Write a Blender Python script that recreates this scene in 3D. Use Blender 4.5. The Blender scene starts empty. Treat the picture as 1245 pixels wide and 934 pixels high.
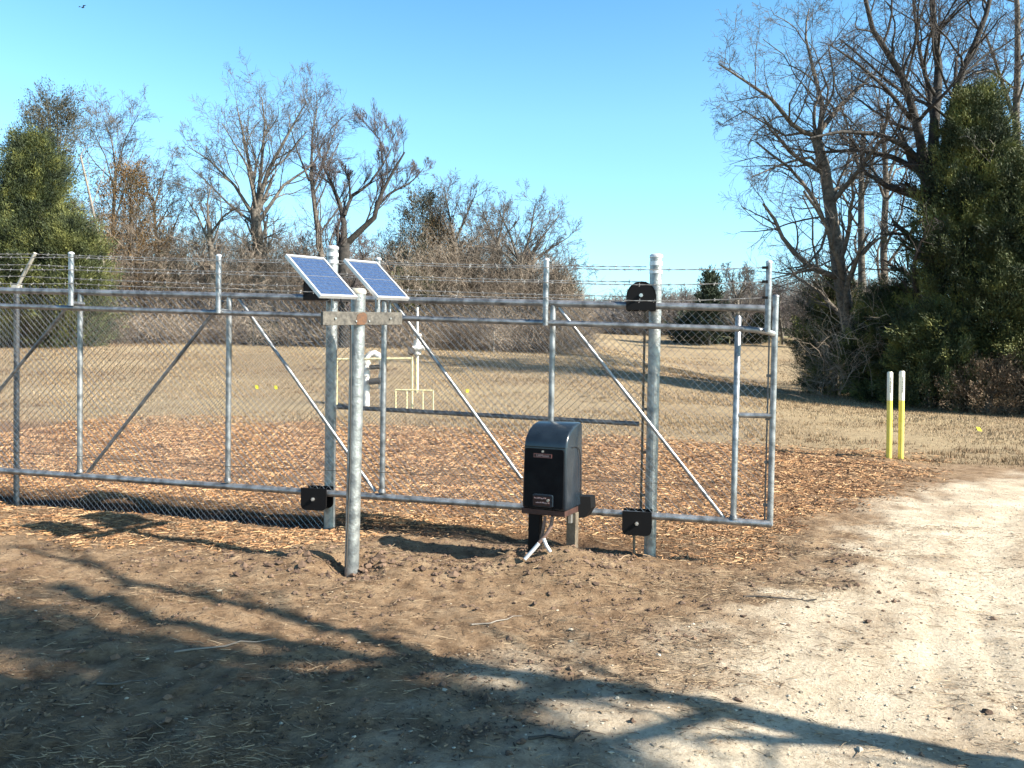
import bpy, math, random
import numpy as np
from mathutils import Vector

random.seed(7)
RNG = np.random.default_rng(11)
SC = bpy.context.scene
COL = SC.collection
F = 1000.0; CX = 622.5; CY = 467.0; CAMH = 1.64
PITCH = math.atan(27.0/F); ROLL = math.radians(1.0)
FW = np.array([0, math.cos(PITCH), -math.sin(PITCH)])
R0 = np.array([1.0, 0, 0]); U0 = np.array([0, math.sin(PITCH), math.cos(PITCH)])
RT = R0*math.cos(ROLL)+U0*math.sin(ROLL); UP = -R0*math.sin(ROLL)+U0*math.cos(ROLL)
CAM = np.array([0, 0, CAMH])

def ray(px, py):
    return FW + RT*((px-CX)/F) - UP*((py-CY)/F)
def at(px, py, y):                       # point seen at (px,py) standing at distance y ahead
    d = ray(px, py); return CAM + d*(y/d[1])
def ongrd(px, py, h=0.0):                # point on the level z=h
    d = ray(px, py); return CAM + d*((h-CAMH)/d[2])

SUNH = np.array([2.33, -1.12]); SUNH = SUNH/np.linalg.norm(SUNH)
SUNE = math.radians(36.3)
SUN = np.array([SUNH[0]*math.cos(SUNE), SUNH[1]*math.cos(SUNE), math.sin(SUNE)])

# ------------------------------------------------------------------ noise
def _h(ix, iy, s):
    n = (ix*374761393 + iy*668265263 + s*974634777) & 0xffffffff
    n = ((n ^ (n >> 13))*1274126177) & 0xffffffff
    n = n ^ (n >> 16)
    return (n & 0xffff)/65535.0
def vnoise(x, y, s=0):
    x = np.asarray(x, float); y = np.asarray(y, float)
    ix = np.floor(x).astype(np.int64); iy = np.floor(y).astype(np.int64)
    fx = x-ix; fy = y-iy; fx = fx*fx*(3-2*fx); fy = fy*fy*(3-2*fy)
    a = _h(ix, iy, s); b = _h(ix+1, iy, s); c = _h(ix, iy+1, s); d = _h(ix+1, iy+1, s)
    return (a*(1-fx)+b*fx)*(1-fy)+(c*(1-fx)+d*fx)*fy
def fbm(x, y, o=4, s=0):
    t = 0; a = .5
    for k in range(o):
        t = t+a*vnoise(x*2**k, y*2**k, s+k*7); a *= .5
    return t
def sstep(a, b, x):
    t = np.clip((x-a)/(b-a), 0, 1); return t*t*(3-2*t)

# ------------------------------------------------------------------ ground regions
def poly_w(pts): return [tuple(ongrd(*p)[:2]) for p in pts]
ROADE = poly_w([(1245,566),(1150,583),(1060,606),(1015,632),(995,662),(978,690),(930,716),(850,742),(750,778),(660,812),(560,862),(470,934)])
ROAD = [(60,19.0),(25,14.3)]+ROADE+[(-1.2,2.2),(-2.2,.6),(-2.5,-3),(-2.5,-30),(60,-30)]
MULCH = poly_w([(-240,510),(0,514),(300,520),(600,528),(850,536),(1000,544),(1090,548),(1130,566),(1075,598),(1010,622),(975,648),(940,688),(860,692),(760,672),(700,655),(600,640),(480,660),(380,672),(250,684),(120,672),(0,664),(-240,650)])
FIELD = [(-300,9.5)]+poly_w([(-240,523),(0,528),(300,533),(600,538),(850,540),(1000,548),(1090,556),(1180,562),(1245,561)])+[(25,14.8),(300,60),(300,700),(-300,700)]
def sdist(poly, x, y):                   # >0 inside
    P = np.array(poly, float); n = len(P)
    best = np.full(x.shape, 1e9); ins = np.zeros(x.shape, bool)
    for i in range(n):
        a = P[i]; b = P[(i+1) % n]; d = b-a; L = (d*d).sum()
        t = np.clip(((x-a[0])*d[0]+(y-a[1])*d[1])/L, 0, 1)
        q = (x-a[0]-t*d[0])**2+(y-a[1]-t*d[1])**2
        best = np.minimum(best, q)
        if a[1] != b[1]:
            c = ((a[1] > y) != (b[1] > y)) & (x < (b[0]-a[0])*(y-a[1])/(b[1]-a[1])+a[0])
            ins ^= c
    return np.where(ins, 1, -1)*np.sqrt(best)
GA = at(0, 572, 8.3); GB = at(935, 637, 6.85)       # the gate's bottom line
GD = (GB-GA)[:2]; GD = GD/np.linalg.norm(GD); GN = np.array([GD[1], -GD[0]])   # GN towards camera
if GN[1] > 0: GN = -GN
def masks(x, y):
    n1 = fbm(x*.9, y*.9, 5, 3)-.5; n2 = fbm(x*3.1, y*3.1, 4, 9)-.5
    sd = sdist(ROAD, x, y); road = sstep(-.45, .75, sd+n1*1.6+n2*1.5)
    rut = np.exp(-((sd-1.35)/.30)**2)+np.exp(-((sd-2.9)/.30)**2)
    road = road*(1-np.clip((1-rut)*(.22+1.5*n1+.9*n2), 0, .42)*sstep(.2, .9, sd))
    sf = .3+.22*np.clip(y-9, 0, 12); mul = sstep(-sf*.6, sf, sdist(MULCH, x, y)+n1*.9*(1+.15*np.clip(y-9, 0, 10))+n2*.7)
    fld = sstep(-.6, .9, sdist(FIELD, x, y)+n1*2+n2*.8)
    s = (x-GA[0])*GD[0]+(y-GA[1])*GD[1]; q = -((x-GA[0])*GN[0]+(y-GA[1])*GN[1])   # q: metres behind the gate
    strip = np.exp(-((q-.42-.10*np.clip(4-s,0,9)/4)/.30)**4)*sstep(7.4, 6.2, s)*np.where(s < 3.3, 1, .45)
    drk = np.clip(strip*(1.25+n2*1.2), 0, 1)  # band painted dark for soil and for the black shade in the trench
    return road, mul, fld, drk
def bump_at(x, y, c, h, r): return h*np.exp(-(((x-c[0])**2+(y-c[1])**2)/r**2))
OPX = ongrd(672, 672)[:2]; POSTB = ongrd(427, 697)[:2]
def G(x, y, full=True):
    x = np.asarray(x, float); y = np.asarray(y, float)
    yy = np.clip(y-8, 0, 102); e = .00055*yy*yy + np.clip(y-110, 0, 260)*.045
    e = e - .018*8*np.tanh(x/8)
    e = e + 1.15*sstep(22, 56, y)*sstep(15, 4, x)*sstep(140, 75, y)
    e = e + .5*sstep(10, 45, y)*(fbm(x*.05, y*.05, 3, 21)-.5)*sstep(400, 60, y)*1.2
    if not full: return e
    road, mul, fld, drk = masks(x, y)
    near = sstep(45, 12, np.abs(y))
    e = e + (fbm(x*1.3, y*1.3, 4, 31)-.5)*.10*near*(1-.75*road)
    e = e + (fbm(x*6, y*6, 4, 41)-.5)*.062*near*(1-.8*road)*(1-.3*mul)
    e = e + (fbm(x*15, y*15, 3, 47)-.45)*.034*near*(1-.55*road)
    e = e + bump_at(x, y, (.55, 6.42), .16, .42) + bump_at(x, y, (.05, 6.75), .05, .35)
    d = np.hypot(x-POSTB[0], y-POSTB[1])
    lump = np.exp(-((d-.38)/.2)**2)*(.03+.10*(fbm(x*5, y*5, 3, 55)-.25))
    e = e + lump - .06*np.exp(-(d/.2)**2) + bump_at(x, y, (POSTB[0], POSTB[1]-.25), -.035, .3)
    # churned ridge of soil in front of the gate
    rg = np.exp(-((y-(6.42+.05*x+.12*np.sin(x*1.3)))/.22)**2)*sstep(-2.4, -1.2, x)*sstep(1.6, .2, x)
    e = e + rg*(.01+.11*np.clip(fbm(x*7, y*7, 3, 61)-.35, 0, 1))
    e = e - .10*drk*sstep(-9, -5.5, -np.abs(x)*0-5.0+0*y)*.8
    sd = sdist(ROAD, x, y); e = e - .022*(np.exp(-((sd-1.35)/.26)**2)+np.exp(-((sd-2.9)/.26)**2))*road+.012*np.exp(-((sd-.4)/.2)**2)*fbm(x*4, y*4, 3, 71)
    # shallow wheel tracks on the gravel
    for k in range(2):
        xc = 2.0+.34*k+.30*(y-3.4)+.05*(y-3.4)**2
        e = e - .016*np.exp(-((x-xc)/.07)**2)*sstep(3.0, 3.8, y)*sstep(6.5, 5.2, y)
    return e
def Gs(x, y): return float(G(np.array([x]), np.array([y]))[0])

# ------------------------------------------------------------------ mesh helpers
def tag(o, label=None, cat=None, group=None, kind=None):
    if label: o['label'] = label
    if cat: o['category'] = cat
    if group: o['group'] = group
    if kind: o['kind'] = kind
    return o
def empty(name, loc, label, cat, group=None):
    o = bpy.data.objects.new(name, None); COL.objects.link(o)
    o.empty_display_size = .1
    o.location = Vector(loc); return tag(o, label, cat, group)
def woff(p):
    v = Vector((0, 0, 0))
    while p is not None:
        v += p.location; p = p.parent
    return v
def npmesh(name, V, Fq, mat, parent=None, smooth=False, cols=None):
    V = np.asarray(V, np.float32).reshape(-1, 3)
    if parent is not None: V = V-np.array(woff(parent), np.float32)
    Fq = np.asarray(Fq, np.int32); n, k = Fq.shape
    me = bpy.data.meshes.new(name)
    me.vertices.add(len(V)); me.vertices.foreach_set('co', V.ravel())
    me.loops.add(n*k); me.loops.foreach_set('vertex_index', Fq.ravel())
    me.polygons.add(n); me.polygons.foreach_set('loop_start', np.arange(0, n*k, k, dtype=np.int32))
    me.polygons.foreach_set('use_smooth', np.full(n, smooth))
    me.update(calc_edges=True)
    if cols is not None:
        at_ = me.color_attributes.new('masks', 'FLOAT_COLOR', 'POINT')
        at_.data.foreach_set('color', np.asarray(cols, np.float32).ravel())
    me.materials.append(mat)
    o = bpy.data.objects.new(name, me); COL.objects.link(o); o.parent = parent
    return o
class MB:
    def __init__(s): s.v = []; s.f = []; s.sm = []
    def add(s, vs, fs, sm=False):
        b = len(s.v); s.v += [tuple(map(float, p)) for p in vs]
        s.f += [tuple(b+i for i in f) for f in fs]; s.sm += [sm]*len(fs); return s
    def box(s, c, ax, ay, az, hx, hy, hz):
        c = np.array(c, float); ax, ay, az = (np.array(a, float)/np.linalg.norm(a) for a in (ax, ay, az))
        vs = [c+ax*hx*i+ay*hy*j+az*hz*k for i in (-1, 1) for j in (-1, 1) for k in (-1, 1)]
        return s.add(vs, [(0,1,3,2),(4,6,7,5),(0,4,5,1),(2,3,7,6),(0,2,6,4),(1,5,7,3)])
    def tube(s, pts, r, k=12, caps=True):
        P = np.array(pts, float); n = len(P)
        r = np.full(n, r) if np.isscalar(r) else np.array(r, float)
        T = np.gradient(P, axis=0); T /= np.linalg.norm(T, axis=1)[:, None]
        ref = np.array([0, 0, 1.]) if abs(T[0][2]) < .9 else np.array([0, 1., 0])
        vs = []
        for i in range(n):
            u = np.cross(T[i], ref); u /= np.linalg.norm(u); w = np.cross(u, T[i])
            for j in range(k):
                a = 2*math.pi*j/k; vs.append(P[i]+r[i]*(u*math.cos(a)+w*math.sin(a)))
        fs = [(i*k+j, (i)*k+(j+1) % k, (i+1)*k+(j+1) % k, (i+1)*k+j) for i in range(n-1) for j in range(k)]
        s.add(vs, fs, True)
        if caps:
            s.add(vs[:k], [tuple(range(k))]); s.add(vs[-k:], [tuple(reversed(range(k)))])
        return s
    def prism(s, pts, d):                 # polygon pts extruded by vector d
        pts = [np.array(p, float) for p in pts]; n = len(pts); d = np.array(d, float)
        s.add([*pts, *[p+d for p in pts]], [tuple(range(n))[::-1], tuple(range(n, 2*n))]+[(i, (i+1) % n, n+(i+1) % n, n+i) for i in range(n)])
        return s
    def build(s, name, mat, parent=None, bevel=0):
        V = s.v
        if parent is not None:
            o_ = woff(parent); V = [(a-o_.x, b-o_.y, c-o_.z) for a, b, c in V]
        me = bpy.data.meshes.new(name); me.from_pydata(V, [], s.f)
        me.polygons.foreach_set('use_smooth', s.sm); me.update()
        me.materials.append(mat)
        o = bpy.data.objects.new(name, me); COL.objects.link(o); o.parent = parent
        if bevel:
            m = o.modifiers.new('Bevel', 'BEVEL'); m.width = bevel; m.segments = 2; m.limit_method = 'ANGLE'; m.angle_limit = math.radians(40)
        return o
def copytree(o, parent=None):
    c = o.copy(); COL.objects.link(c); c.parent = parent
    for ch in o.children: copytree(ch, c)
    return c

# ------------------------------------------------------------------ materials
def mat(name, c1, c2=None, scale=5, rough=.6, metal=0, bump=0, bscale=20, island=False, lo=.35, hi=.65, spec=.5, det=6, c3=None, trans=0):
    m = bpy.data.materials.new(name); m.use_nodes = True
    kf = .82 if ('cedar' in name or 'black' in name or 'hood' in name) else (.74 if metal or 'panel' in name or 'white' in name or 'yellow' in name or 'flag' in name else ALB)
    sc3 = lambda c: tuple(v*kf for v in c) if c else c
    c1, c2, c3 = sc3(c1), sc3(c2), sc3(c3)
    nt = m.node_tree; N = nt.nodes; L = nt.links; b = N['Principled BSDF']
    b.inputs['Roughness'].default_value = rough; b.inputs['Metallic'].default_value = metal
    b.inputs['Specular IOR Level'].default_value = spec
    tc = N.new('ShaderNodeNewGeometry')
    if c2 is None: b.inputs['Base Color'].default_value = (*c1, 1)
    else:
        r = N.new('ShaderNodeValToRGB'); r.color_ramp.elements[0].color = (*c1, 1); r.color_ramp.elements[1].color = (*c2, 1)
        r.color_ramp.elements[0].position = lo; r.color_ramp.elements[1].position = hi
        if c3: e = r.color_ramp.elements.new((lo+hi)/2); e.color = (*c3, 1)
        if island: L.new(tc.outputs['Random Per Island'], r.inputs['Fac'])
        else:
            n = N.new('ShaderNodeTexNoise'); n.inputs['Scale'].default_value = scale; n.inputs['Detail'].default_value = det
            L.new(tc.outputs['Position'], n.inputs['Vector']); L.new(n.outputs['Fac'], r.inputs['Fac'])
        L.new(r.outputs['Color'], b.inputs['Base Color'])
    if bump:
        n2 = N.new('ShaderNodeTexNoise'); n2.inputs['Scale'].default_value = bscale; n2.inputs['Detail'].default_value = 6
        L.new(tc.outputs['Position'], n2.inputs['Vector'])
        bp = N.new('ShaderNodeBump'); bp.inputs['Strength'].default_value = bump; bp.inputs['Distance'].default_value = .02
        L.new(n2.outputs['Fac'], bp.inputs['Height']); L.new(bp.outputs['Normal'], b.inputs['Normal'])
    return m
ALB = .62
M = {}
M['galv'] = mat('galvanised', (.20,.21,.22), (.50,.52,.54), 14, .40, .72, .15, 90)
M['galv_post'] = mat('galvanised_post', (.24,.26,.27), (.54,.57,.56), 15, .42, .6, .25, 60)
M['galv_dull'] = mat('galvanised_dull', (.13,.135,.14), (.26,.27,.28), 25, .5, .7, .15, 60)
M['wire'] = mat('fence_wire', (.34,.33,.32), (.60,.59,.57), 12, .30, .8)
M['barb'] = mat('barbed_wire', (.34,.33,.32), (.55,.54,.52), 12, .5, .6)
M['cable'] = mat('dark_cable', (.10,.09,.08), None, rough=.6, metal=.5)
M['black'] = mat('black_plastic', (.006,.006,.008), (.010,.011,.013), 8, .5, 0, .05, 60, spec=.08)
M['blackm'] = mat('black_paint', (.006,.006,.007), None, rough=.6, spec=.15)
M['hood'] = mat('hood_plastic', (.012,.020,.030), (.018,.028,.040), 10, .22, 0, .04, 40)
M['seam'] = mat('seam_dark', (.003,.003,.003), None, rough=.8)
M['brown_steel'] = mat('red_primer_steel', (.05,.022,.018), (.09,.04,.03), 20, .6, .2, .2, 60)
M['leg'] = mat('leg_steel', (.15,.12,.09), (.25,.205,.15), 18, .6, .3, .2, 60)
M['bolt'] = mat('bolt', (.75,.75,.73), None, rough=.3, metal=.8)
M['conduit'] = mat('conduit_brown', (.22,.13,.10), (.32,.21,.17), 40, .6)
M['pvc'] = mat('conduit_grey_white', (.72,.74,.76), None, rough=.5)
M['red_text'] = mat('red_print', (.40,.17,.16), None, rough=.5)
M['pale_text'] = mat('pale_print', (.70,.48,.46), None, rough=.5)
M['maroon'] = mat('maroon_label', (.035,.006,.008), None, rough=.35)
M['alu'] = mat('panel_frame', (.74,.75,.76), (.82,.83,.84), 20, .4, .35)
M['board'] = mat('weathered_crossbar', (.075,.07,.062), (.18,.165,.14), 22, .7, .25, .4, 40)
M['rust'] = mat('rust_patch', (.20,.095,.045), (.12,.07,.045), 60, .9, lo=.4, hi=.6)
M['yellow'] = mat('marker_yellow', (.86,.72,.10), (.92,.79,.16), 5, .5)
M['white'] = mat('marker_white', (.86,.84,.66), (.92,.90,.74), 6, .5)
M['yrail'] = mat('railing_yellow', (.74,.66,.36), (.82,.74,.44), 6, .6)
M['pipewhite'] = mat('pipe_white', (.78,.77,.73), (.86,.85,.82), 6, .5)
M['flag'] = mat('flag_yellow', (.85,.80,.05), None, rough=.5)
M['ink'] = mat('black_ink', (.03,.03,.03), None, rough=.6)
M['woodpost'] = mat('cream_post', (.62,.58,.48), (.78,.74,.66), 9, .6)
M['bark_mid'] = mat('bark_grey_brown', (.095,.083,.070), (.27,.235,.195), 6, .9, 0, .8, 25)
M['bark_dark'] = mat('bark_dark', (.033,.030,.027), (.095,.083,.073), 5, .9, 0, .8, 25)
M['bark_pale'] = mat('bark_pale', (.30,.26,.22), (.42,.38,.33), 6, .9, 0, .6, 25)
M['twig'] = mat('twig_grey_brown', (.09,.078,.068), (.20,.175,.15), .8, .9)
M['twig_dark'] = mat('twig_dark', (.045,.037,.035), (.12,.095,.085), .8, .9)
M['twig_purple'] = mat('twig_purplish', (.095,.075,.076), (.19,.155,.15), .8, .9)
M['thicket'] = mat('thicket_twigs', (.20,.16,.125), (.52,.43,.335), .35, .95, c3=(.36,.29,.225))
M['thicket_far'] = mat('thicket_far', (.19,.165,.15), (.30,.265,.24), .2, .95)
M['rustleaf'] = mat('russet_leaves', (.16,.09,.03), (.30,.19,.075), 1.2, .8)
M['deadleaf'] = mat('dead_leaves', (.12,.075,.045), (.38,.27,.17), 1, .8, island=True, lo=.1, hi=.9)
M['cedar'] = mat('cedar_foliage', (.018,.032,.012), (.19,.20,.055), 1.0, .75, c3=(.075,.092,.026), lo=.36, hi=.66)  # yellow-olive tones also paint in sunlit patches on the foliage
M['cedar_dark'] = mat('cedar_foliage_dark', (.014,.026,.010), (.21,.22,.055), 1.0, .75, c3=(.052,.072,.020), lo=.38, hi=.66)  # same mottling: sunlit patches are put into the leaf colour
M['cedar_far'] = mat('cedar_far', (.02,.035,.02), (.045,.065,.035), .6, .85)
M['cedar_grey'] = mat('cedar_sparse', (.04,.05,.035), (.11,.09,.05), 1.0, .8)
M['shade_leaf'] = mat('shade_tree_leaves', (.03,.05,.015), (.07,.10,.03), 2, .7)
M['chips'] = mat('mulch_chips', (.13,.070,.038), (.84,.57,.31), rough=.85, island=True, lo=0, hi=1, c3=(.55,.275,.11))
M['straw'] = mat('straw', (.10,.065,.04), (.60,.46,.29), rough=.85, island=True, lo=0, hi=1, c3=(.30,.20,.12))
M['litter'] = mat('leaf_litter', (.035,.022,.014), (.42,.30,.19), rough=.9, island=True, lo=0, hi=1, c3=(.15,.095,.06))
M['pebble'] = mat('pebbles', (.30,.25,.18), (.74,.66,.52), rough=.9, island=True, lo=0, hi=1)
M['clod'] = mat('clods', (.10,.062,.042), (.26,.17,.115), rough=.95, island=True, lo=0, hi=1)
M['drygrass'] = mat('dry_grass', (.27,.185,.115), (.80,.61,.42), rough=.85, island=True, lo=0, hi=1, c3=(.44,.33,.18))
def grass_mat():
    m = M['drygrass']; nt = m.node_tree; N = nt.nodes; L = nt.links; b = N['Principled BSDF']; rr = [q for q in N if q.type == 'VALTORGB'][0]
    geo = [q for q in N if q.type == 'NEW_GEOMETRY'][0]; mp = N.new('ShaderNodeMapping'); mp.inputs['Scale'].default_value = (.05,.13,.1)
    n = N.new('ShaderNodeTexNoise'); n.inputs['Scale'].default_value = 1.6; n.inputs['Detail'].default_value = 7; n.inputs['Roughness'].default_value = .65
    L.new(geo.outputs['Position'], mp.inputs['Vector']); L.new(mp.outputs['Vector'], n.inputs['Vector'])
    r2 = N.new('ShaderNodeValToRGB'); E = r2.color_ramp.elements; E[0].position = .38; E[0].color = (.46,.37,.31,1); E[1].position = .60; E[1].color = (1,1,1,1)
    e = E.new(.47); e.color = (.80,.73,.64,1); L.new(n.outputs['Fac'], r2.inputs['Fac'])
    x = N.new('ShaderNodeMix'); x.data_type = 'RGBA'; x.blend_type = 'MULTIPLY'; x.inputs[0].default_value = 1
    L.new(rr.outputs['Color'], x.inputs[6]); L.new(r2.outputs['Color'], x.inputs[7]); L.new(x.outputs[2], b.inputs['Base Color'])
grass_mat()
def fines_mat():
    m = M['chips']; nt = m.node_tree; N = nt.nodes; L = nt.links; b = N['Principled BSDF']; rr = [q for q in N if q.type == 'VALTORGB'][0]
    geo = [q for q in N if q.type == 'NEW_GEOMETRY'][0]; n = N.new('ShaderNodeTexNoise'); n.inputs['Scale'].default_value = 1.3; n.inputs['Detail'].default_value = 8; n.inputs['Roughness'].default_value = .7
    L.new(geo.outputs['Position'], n.inputs['Vector']); r2 = N.new('ShaderNodeValToRGB'); E = r2.color_ramp.elements
    E[0].position = .34; E[0].color = (.42,.36,.32,1); E[1].position = .54; E[1].color = (1,1,1,1); e = E.new(.46); e.color = (.84,.84,.88,1)
    L.new(n.outputs['Fac'], r2.inputs['Fac']); x = N.new('ShaderNodeMix'); x.data_type = 'RGBA'; x.blend_type = 'MULTIPLY'; x.inputs[0].default_value = 1
    L.new(rr.outputs['Color'], x.inputs[6]); L.new(r2.outputs['Color'], x.inputs[7]); L.new(x.outputs[2], b.inputs['Base Color'])
fines_mat()
M['bird'] = mat('bird_feathers', (.02,.02,.02), None, rough=.8)

def ground_material():
    m = bpy.data.materials.new('ground'); m.use_nodes = True
    nt = m.node_tree; N = nt.nodes; L = nt.links; b = N['Principled BSDF']
    b.inputs['Roughness'].default_value = .95; b.inputs['Specular IOR Level'].default_value = .15
    geo = N.new('ShaderNodeNewGeometry'); A = N.new('ShaderNodeAttribute'); A.attribute_name = 'masks'
    sep = N.new('ShaderNodeSeparateColor'); L.new(A.outputs['Color'], sep.inputs['Color'])
    def noise(sc, det=7, ro=.6):
        n = N.new('ShaderNodeTexNoise'); n.inputs['Scale'].default_value = sc; n.inputs['Detail'].default_value = det
        n.inputs['Roughness'].default_value = ro; L.new(geo.outputs['Position'], n.inputs['Vector']); return n.outputs['Fac']
    def ramp(fac, *st):
        r = N.new('ShaderNodeValToRGB'); E = r.color_ramp.elements
        E[0].position, E[0].color = st[0][0], (*[q*ALB for q in st[0][1]], 1); E[1].position, E[1].color = st[-1][0], (*[q*ALB for q in st[-1][1]], 1)
        for p, c in st[1:-1]: e = E.new(p); e.color = (*[q*ALB for q in c], 1)
        L.new(fac, r.inputs['Fac']); return r.outputs['Color']
    def mix(f, a, c, mode='MIX'):
        x = N.new('ShaderNodeMix'); x.data_type = 'RGBA'; x.blend_type = mode
        if hasattr(f, 'node'): L.new(f, x.inputs[0])
        else: x.inputs[0].default_value = f
        L.new(a, x.inputs[6]); L.new(c, x.inputs[7]); return x.outputs[2]
    n_big = noise(.8, 5); n_mid = noise(5, 8, .65); n_fine = noise(38, 9, .75); n_far = noise(.12, 8, .65)
    dirt = ramp(n_mid, (.30,(.090,.058,.035)), (.46,(.335,.23,.138)), (.68,(.60,.45,.29)))
    road = ramp(n_mid, (.25,(.62,.50,.35)), (.42,(.90,.78,.59)), (.75,(1.1,.98,.78)))
    road = mix(.45, road, ramp(n_fine, (.36,(.28,.21,.14)), (.50,(.84,.71,.53)), (.66,(1.1,.98,.78))))
    mul = ramp(n_fine, (.38,(.06,.034,.02)), (.52,(.30,.175,.095)), (.68,(.60,.41,.24)))
    fld = ramp(n_far, (.32,(.22,.155,.10)), (.44,(.36,.27,.165)), (.55,(.50,.39,.235)), (.68,(.42,.34,.20)))
    fld = mix(.5, fld, ramp(n_mid, (.3,(.22,.16,.10)), (.6,(.50,.39,.24)), (.8,(.56,.45,.29))))
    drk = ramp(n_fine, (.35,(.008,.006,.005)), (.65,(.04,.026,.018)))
    c = mix(.35, dirt, ramp(n_fine, (.3,(.10,.055,.033)), (.52,(.30,.185,.11)), (.7,(.52,.37,.24))))
    c = mix(sep.outputs[2], c, fld); c = mix(sep.outputs[1], c, mul)
    # worn brown patches of soil lie over the drive
    thin = N.new('ShaderNodeMapRange'); thin.inputs[1].default_value = .47; thin.inputs[2].default_value = .64; thin.inputs[3].default_value = 1.0; thin.inputs[4].default_value = .58
    L.new(noise(1.7, 9, .72), thin.inputs[0]); rm = N.new('ShaderNodeMath'); rm.operation = 'MULTIPLY'; L.new(thin.outputs[0], rm.inputs[0]); L.new(sep.outputs[0], rm.inputs[1])
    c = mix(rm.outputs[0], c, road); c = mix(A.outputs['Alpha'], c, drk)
    L.new(c, b.inputs['Base Color'])
    bp = N.new('ShaderNodeBump'); bp.inputs['Strength'].default_value = .9; bp.inputs['Distance'].default_value = .03
    bp2 = N.new('ShaderNodeBump'); bp2.inputs['Strength'].default_value = .8; bp2.inputs['Distance'].default_value = .05
    L.new(n_fine, bp.inputs['Height']); L.new(n_mid, bp2.inputs['Height']); L.new(bp2.outputs['Normal'], bp.inputs['Normal'])
    L.new(bp.outputs['Normal'], b.inputs['Normal'])
    return m

# ------------------------------------------------------------------ ground
def axis(lo, hi, step, growth, far_lo, far_hi):
    a = list(np.arange(lo, hi, step)); s = step; v = a[-1]
    while v < far_hi: s *= growth; v += s; a.append(v)
    s = step; v = lo; pre = []
    while v > far_lo: s *= growth; v -= s; pre.append(v)
    return np.array(pre[::-1]+a)
xs = axis(-5.6, 5.0, .028, 1.045, -420, 420); ys = axis(2.6, 9.5, .026, 1.030, -60, 620)
XX, YY = np.meshgrid(xs, ys)
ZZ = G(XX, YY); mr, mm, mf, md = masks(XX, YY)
nx, ny = len(xs), len(ys)
idx = np.arange(nx*ny).reshape(ny, nx)
Q = np.stack([idx[:-1,:-1], idx[:-1,1:], idx[1:,1:], idx[1:,:-1]], -1).reshape(-1, 4)
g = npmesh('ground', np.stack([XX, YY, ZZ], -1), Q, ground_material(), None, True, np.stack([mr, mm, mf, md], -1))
tag(g, kind='structure')

# ------------------------------------------------------------------ ground litter (stuff)
def rnd_in(n, x0, x1, y0, y1, bias=1.0):
    y = y0+(y1-y0)*RNG.random(n)**bias; return x0+(x1-x0)*RNG.random(n), y
def sticks(name, X, Y, Lc, Wd, lift, mt, label, cat, tilt=.25, dirb=None):
    n = len(X); a = RNG.random(n)*2*math.pi if dirb is None else dirb+RNG.normal(0, .6, n)
    t = RNG.normal(0, tilt, n); d = np.stack([np.cos(a)*np.cos(t), np.sin(a)*np.cos(t), np.sin(t)], -1)
    s = np.stack([-np.sin(a), np.cos(a), RNG.normal(0, .5, n)], -1); s /= np.linalg.norm(s, axis=1)[:, None]
    u = np.cross(d, s); c = np.stack([X, Y, G(X, Y)+lift*RNG.random(n)+np.abs(np.sin(t))*Lc*.5], -1)
    L2 = (Lc/2)[:, None]*d; W2 = (Wd/2)[:, None]*s; H2 = (Wd*.3)[:, None]*u
    bend = (Lc*RNG.normal(0, .06, n))[:, None]*s
    V = np.stack([c-L2-W2, c-L2+W2, c+L2*1.0+W2*.7, c+L2-W2*.7, c-L2*.9+H2*2, c+bend+H2*2.2, c+L2*.9+H2*2, c+bend-W2*1.1, c+bend+W2*1.1], 1)
    f = np.array([[0,7,5,4],[7,3,6,5],[1,4,5,8],[8,5,6,2]])
    Fq = (np.arange(n)[:, None, None]*9+f[None]).reshape(-1, 4)
    return tag(npmesh(name, V, Fq, mt), label, cat, kind='stuff')
def keep(X, Y, p): k = RNG.random(len(X)) < p; return X[k], Y[k]
X, Y = rnd_in(420000, -9.5, 9.5, 5.6, 21, 1.35); r_, m_, f_, d_ = masks(X, Y)
X, Y = keep(X, Y, np.clip(m_*(1-r_)*(1-d_)**2*(.12+2.3*(fbm(X*1.4, Y*1.8, 5, 77)-.22)), 0, 1)); n = len(X)
sticks('wood_mulch', X, Y, (.02+.09*RNG.random(n)**2)*(1+.04*np.clip(Y-9,0,20)), RNG.uniform(.003,.011,n)*(1+.09*np.clip(Y-8,0,20)), .012, M['chips'], 'orange-brown shredded wood mulch spread under and behind the gate', 'mulch', .14)
X, Y = rnd_in(190000, -5.5, 5.5, 2.4, 9, 1.1); r_, m_, f_, d_ = masks(X, Y)
X, Y = keep(X, Y, np.clip((1-r_)*(.16+.8*sstep(.48,.66,fbm(X*.9, Y*1.6, 4, 91)))+m_*.4+.10*r_*sstep(.45,.6,fbm(X*1.2, Y*2.2, 4, 19)), 0, 1)*(1-d_)**2); n = len(X)
sticks('straw_litter', X, Y, .012+.10*RNG.random(n)**3, RNG.uniform(.0015,.0045,n), .008, M['straw'], 'dry straw and grass stems littering the bare soil', 'straw litter', .10, dirb=2.9)
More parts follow.
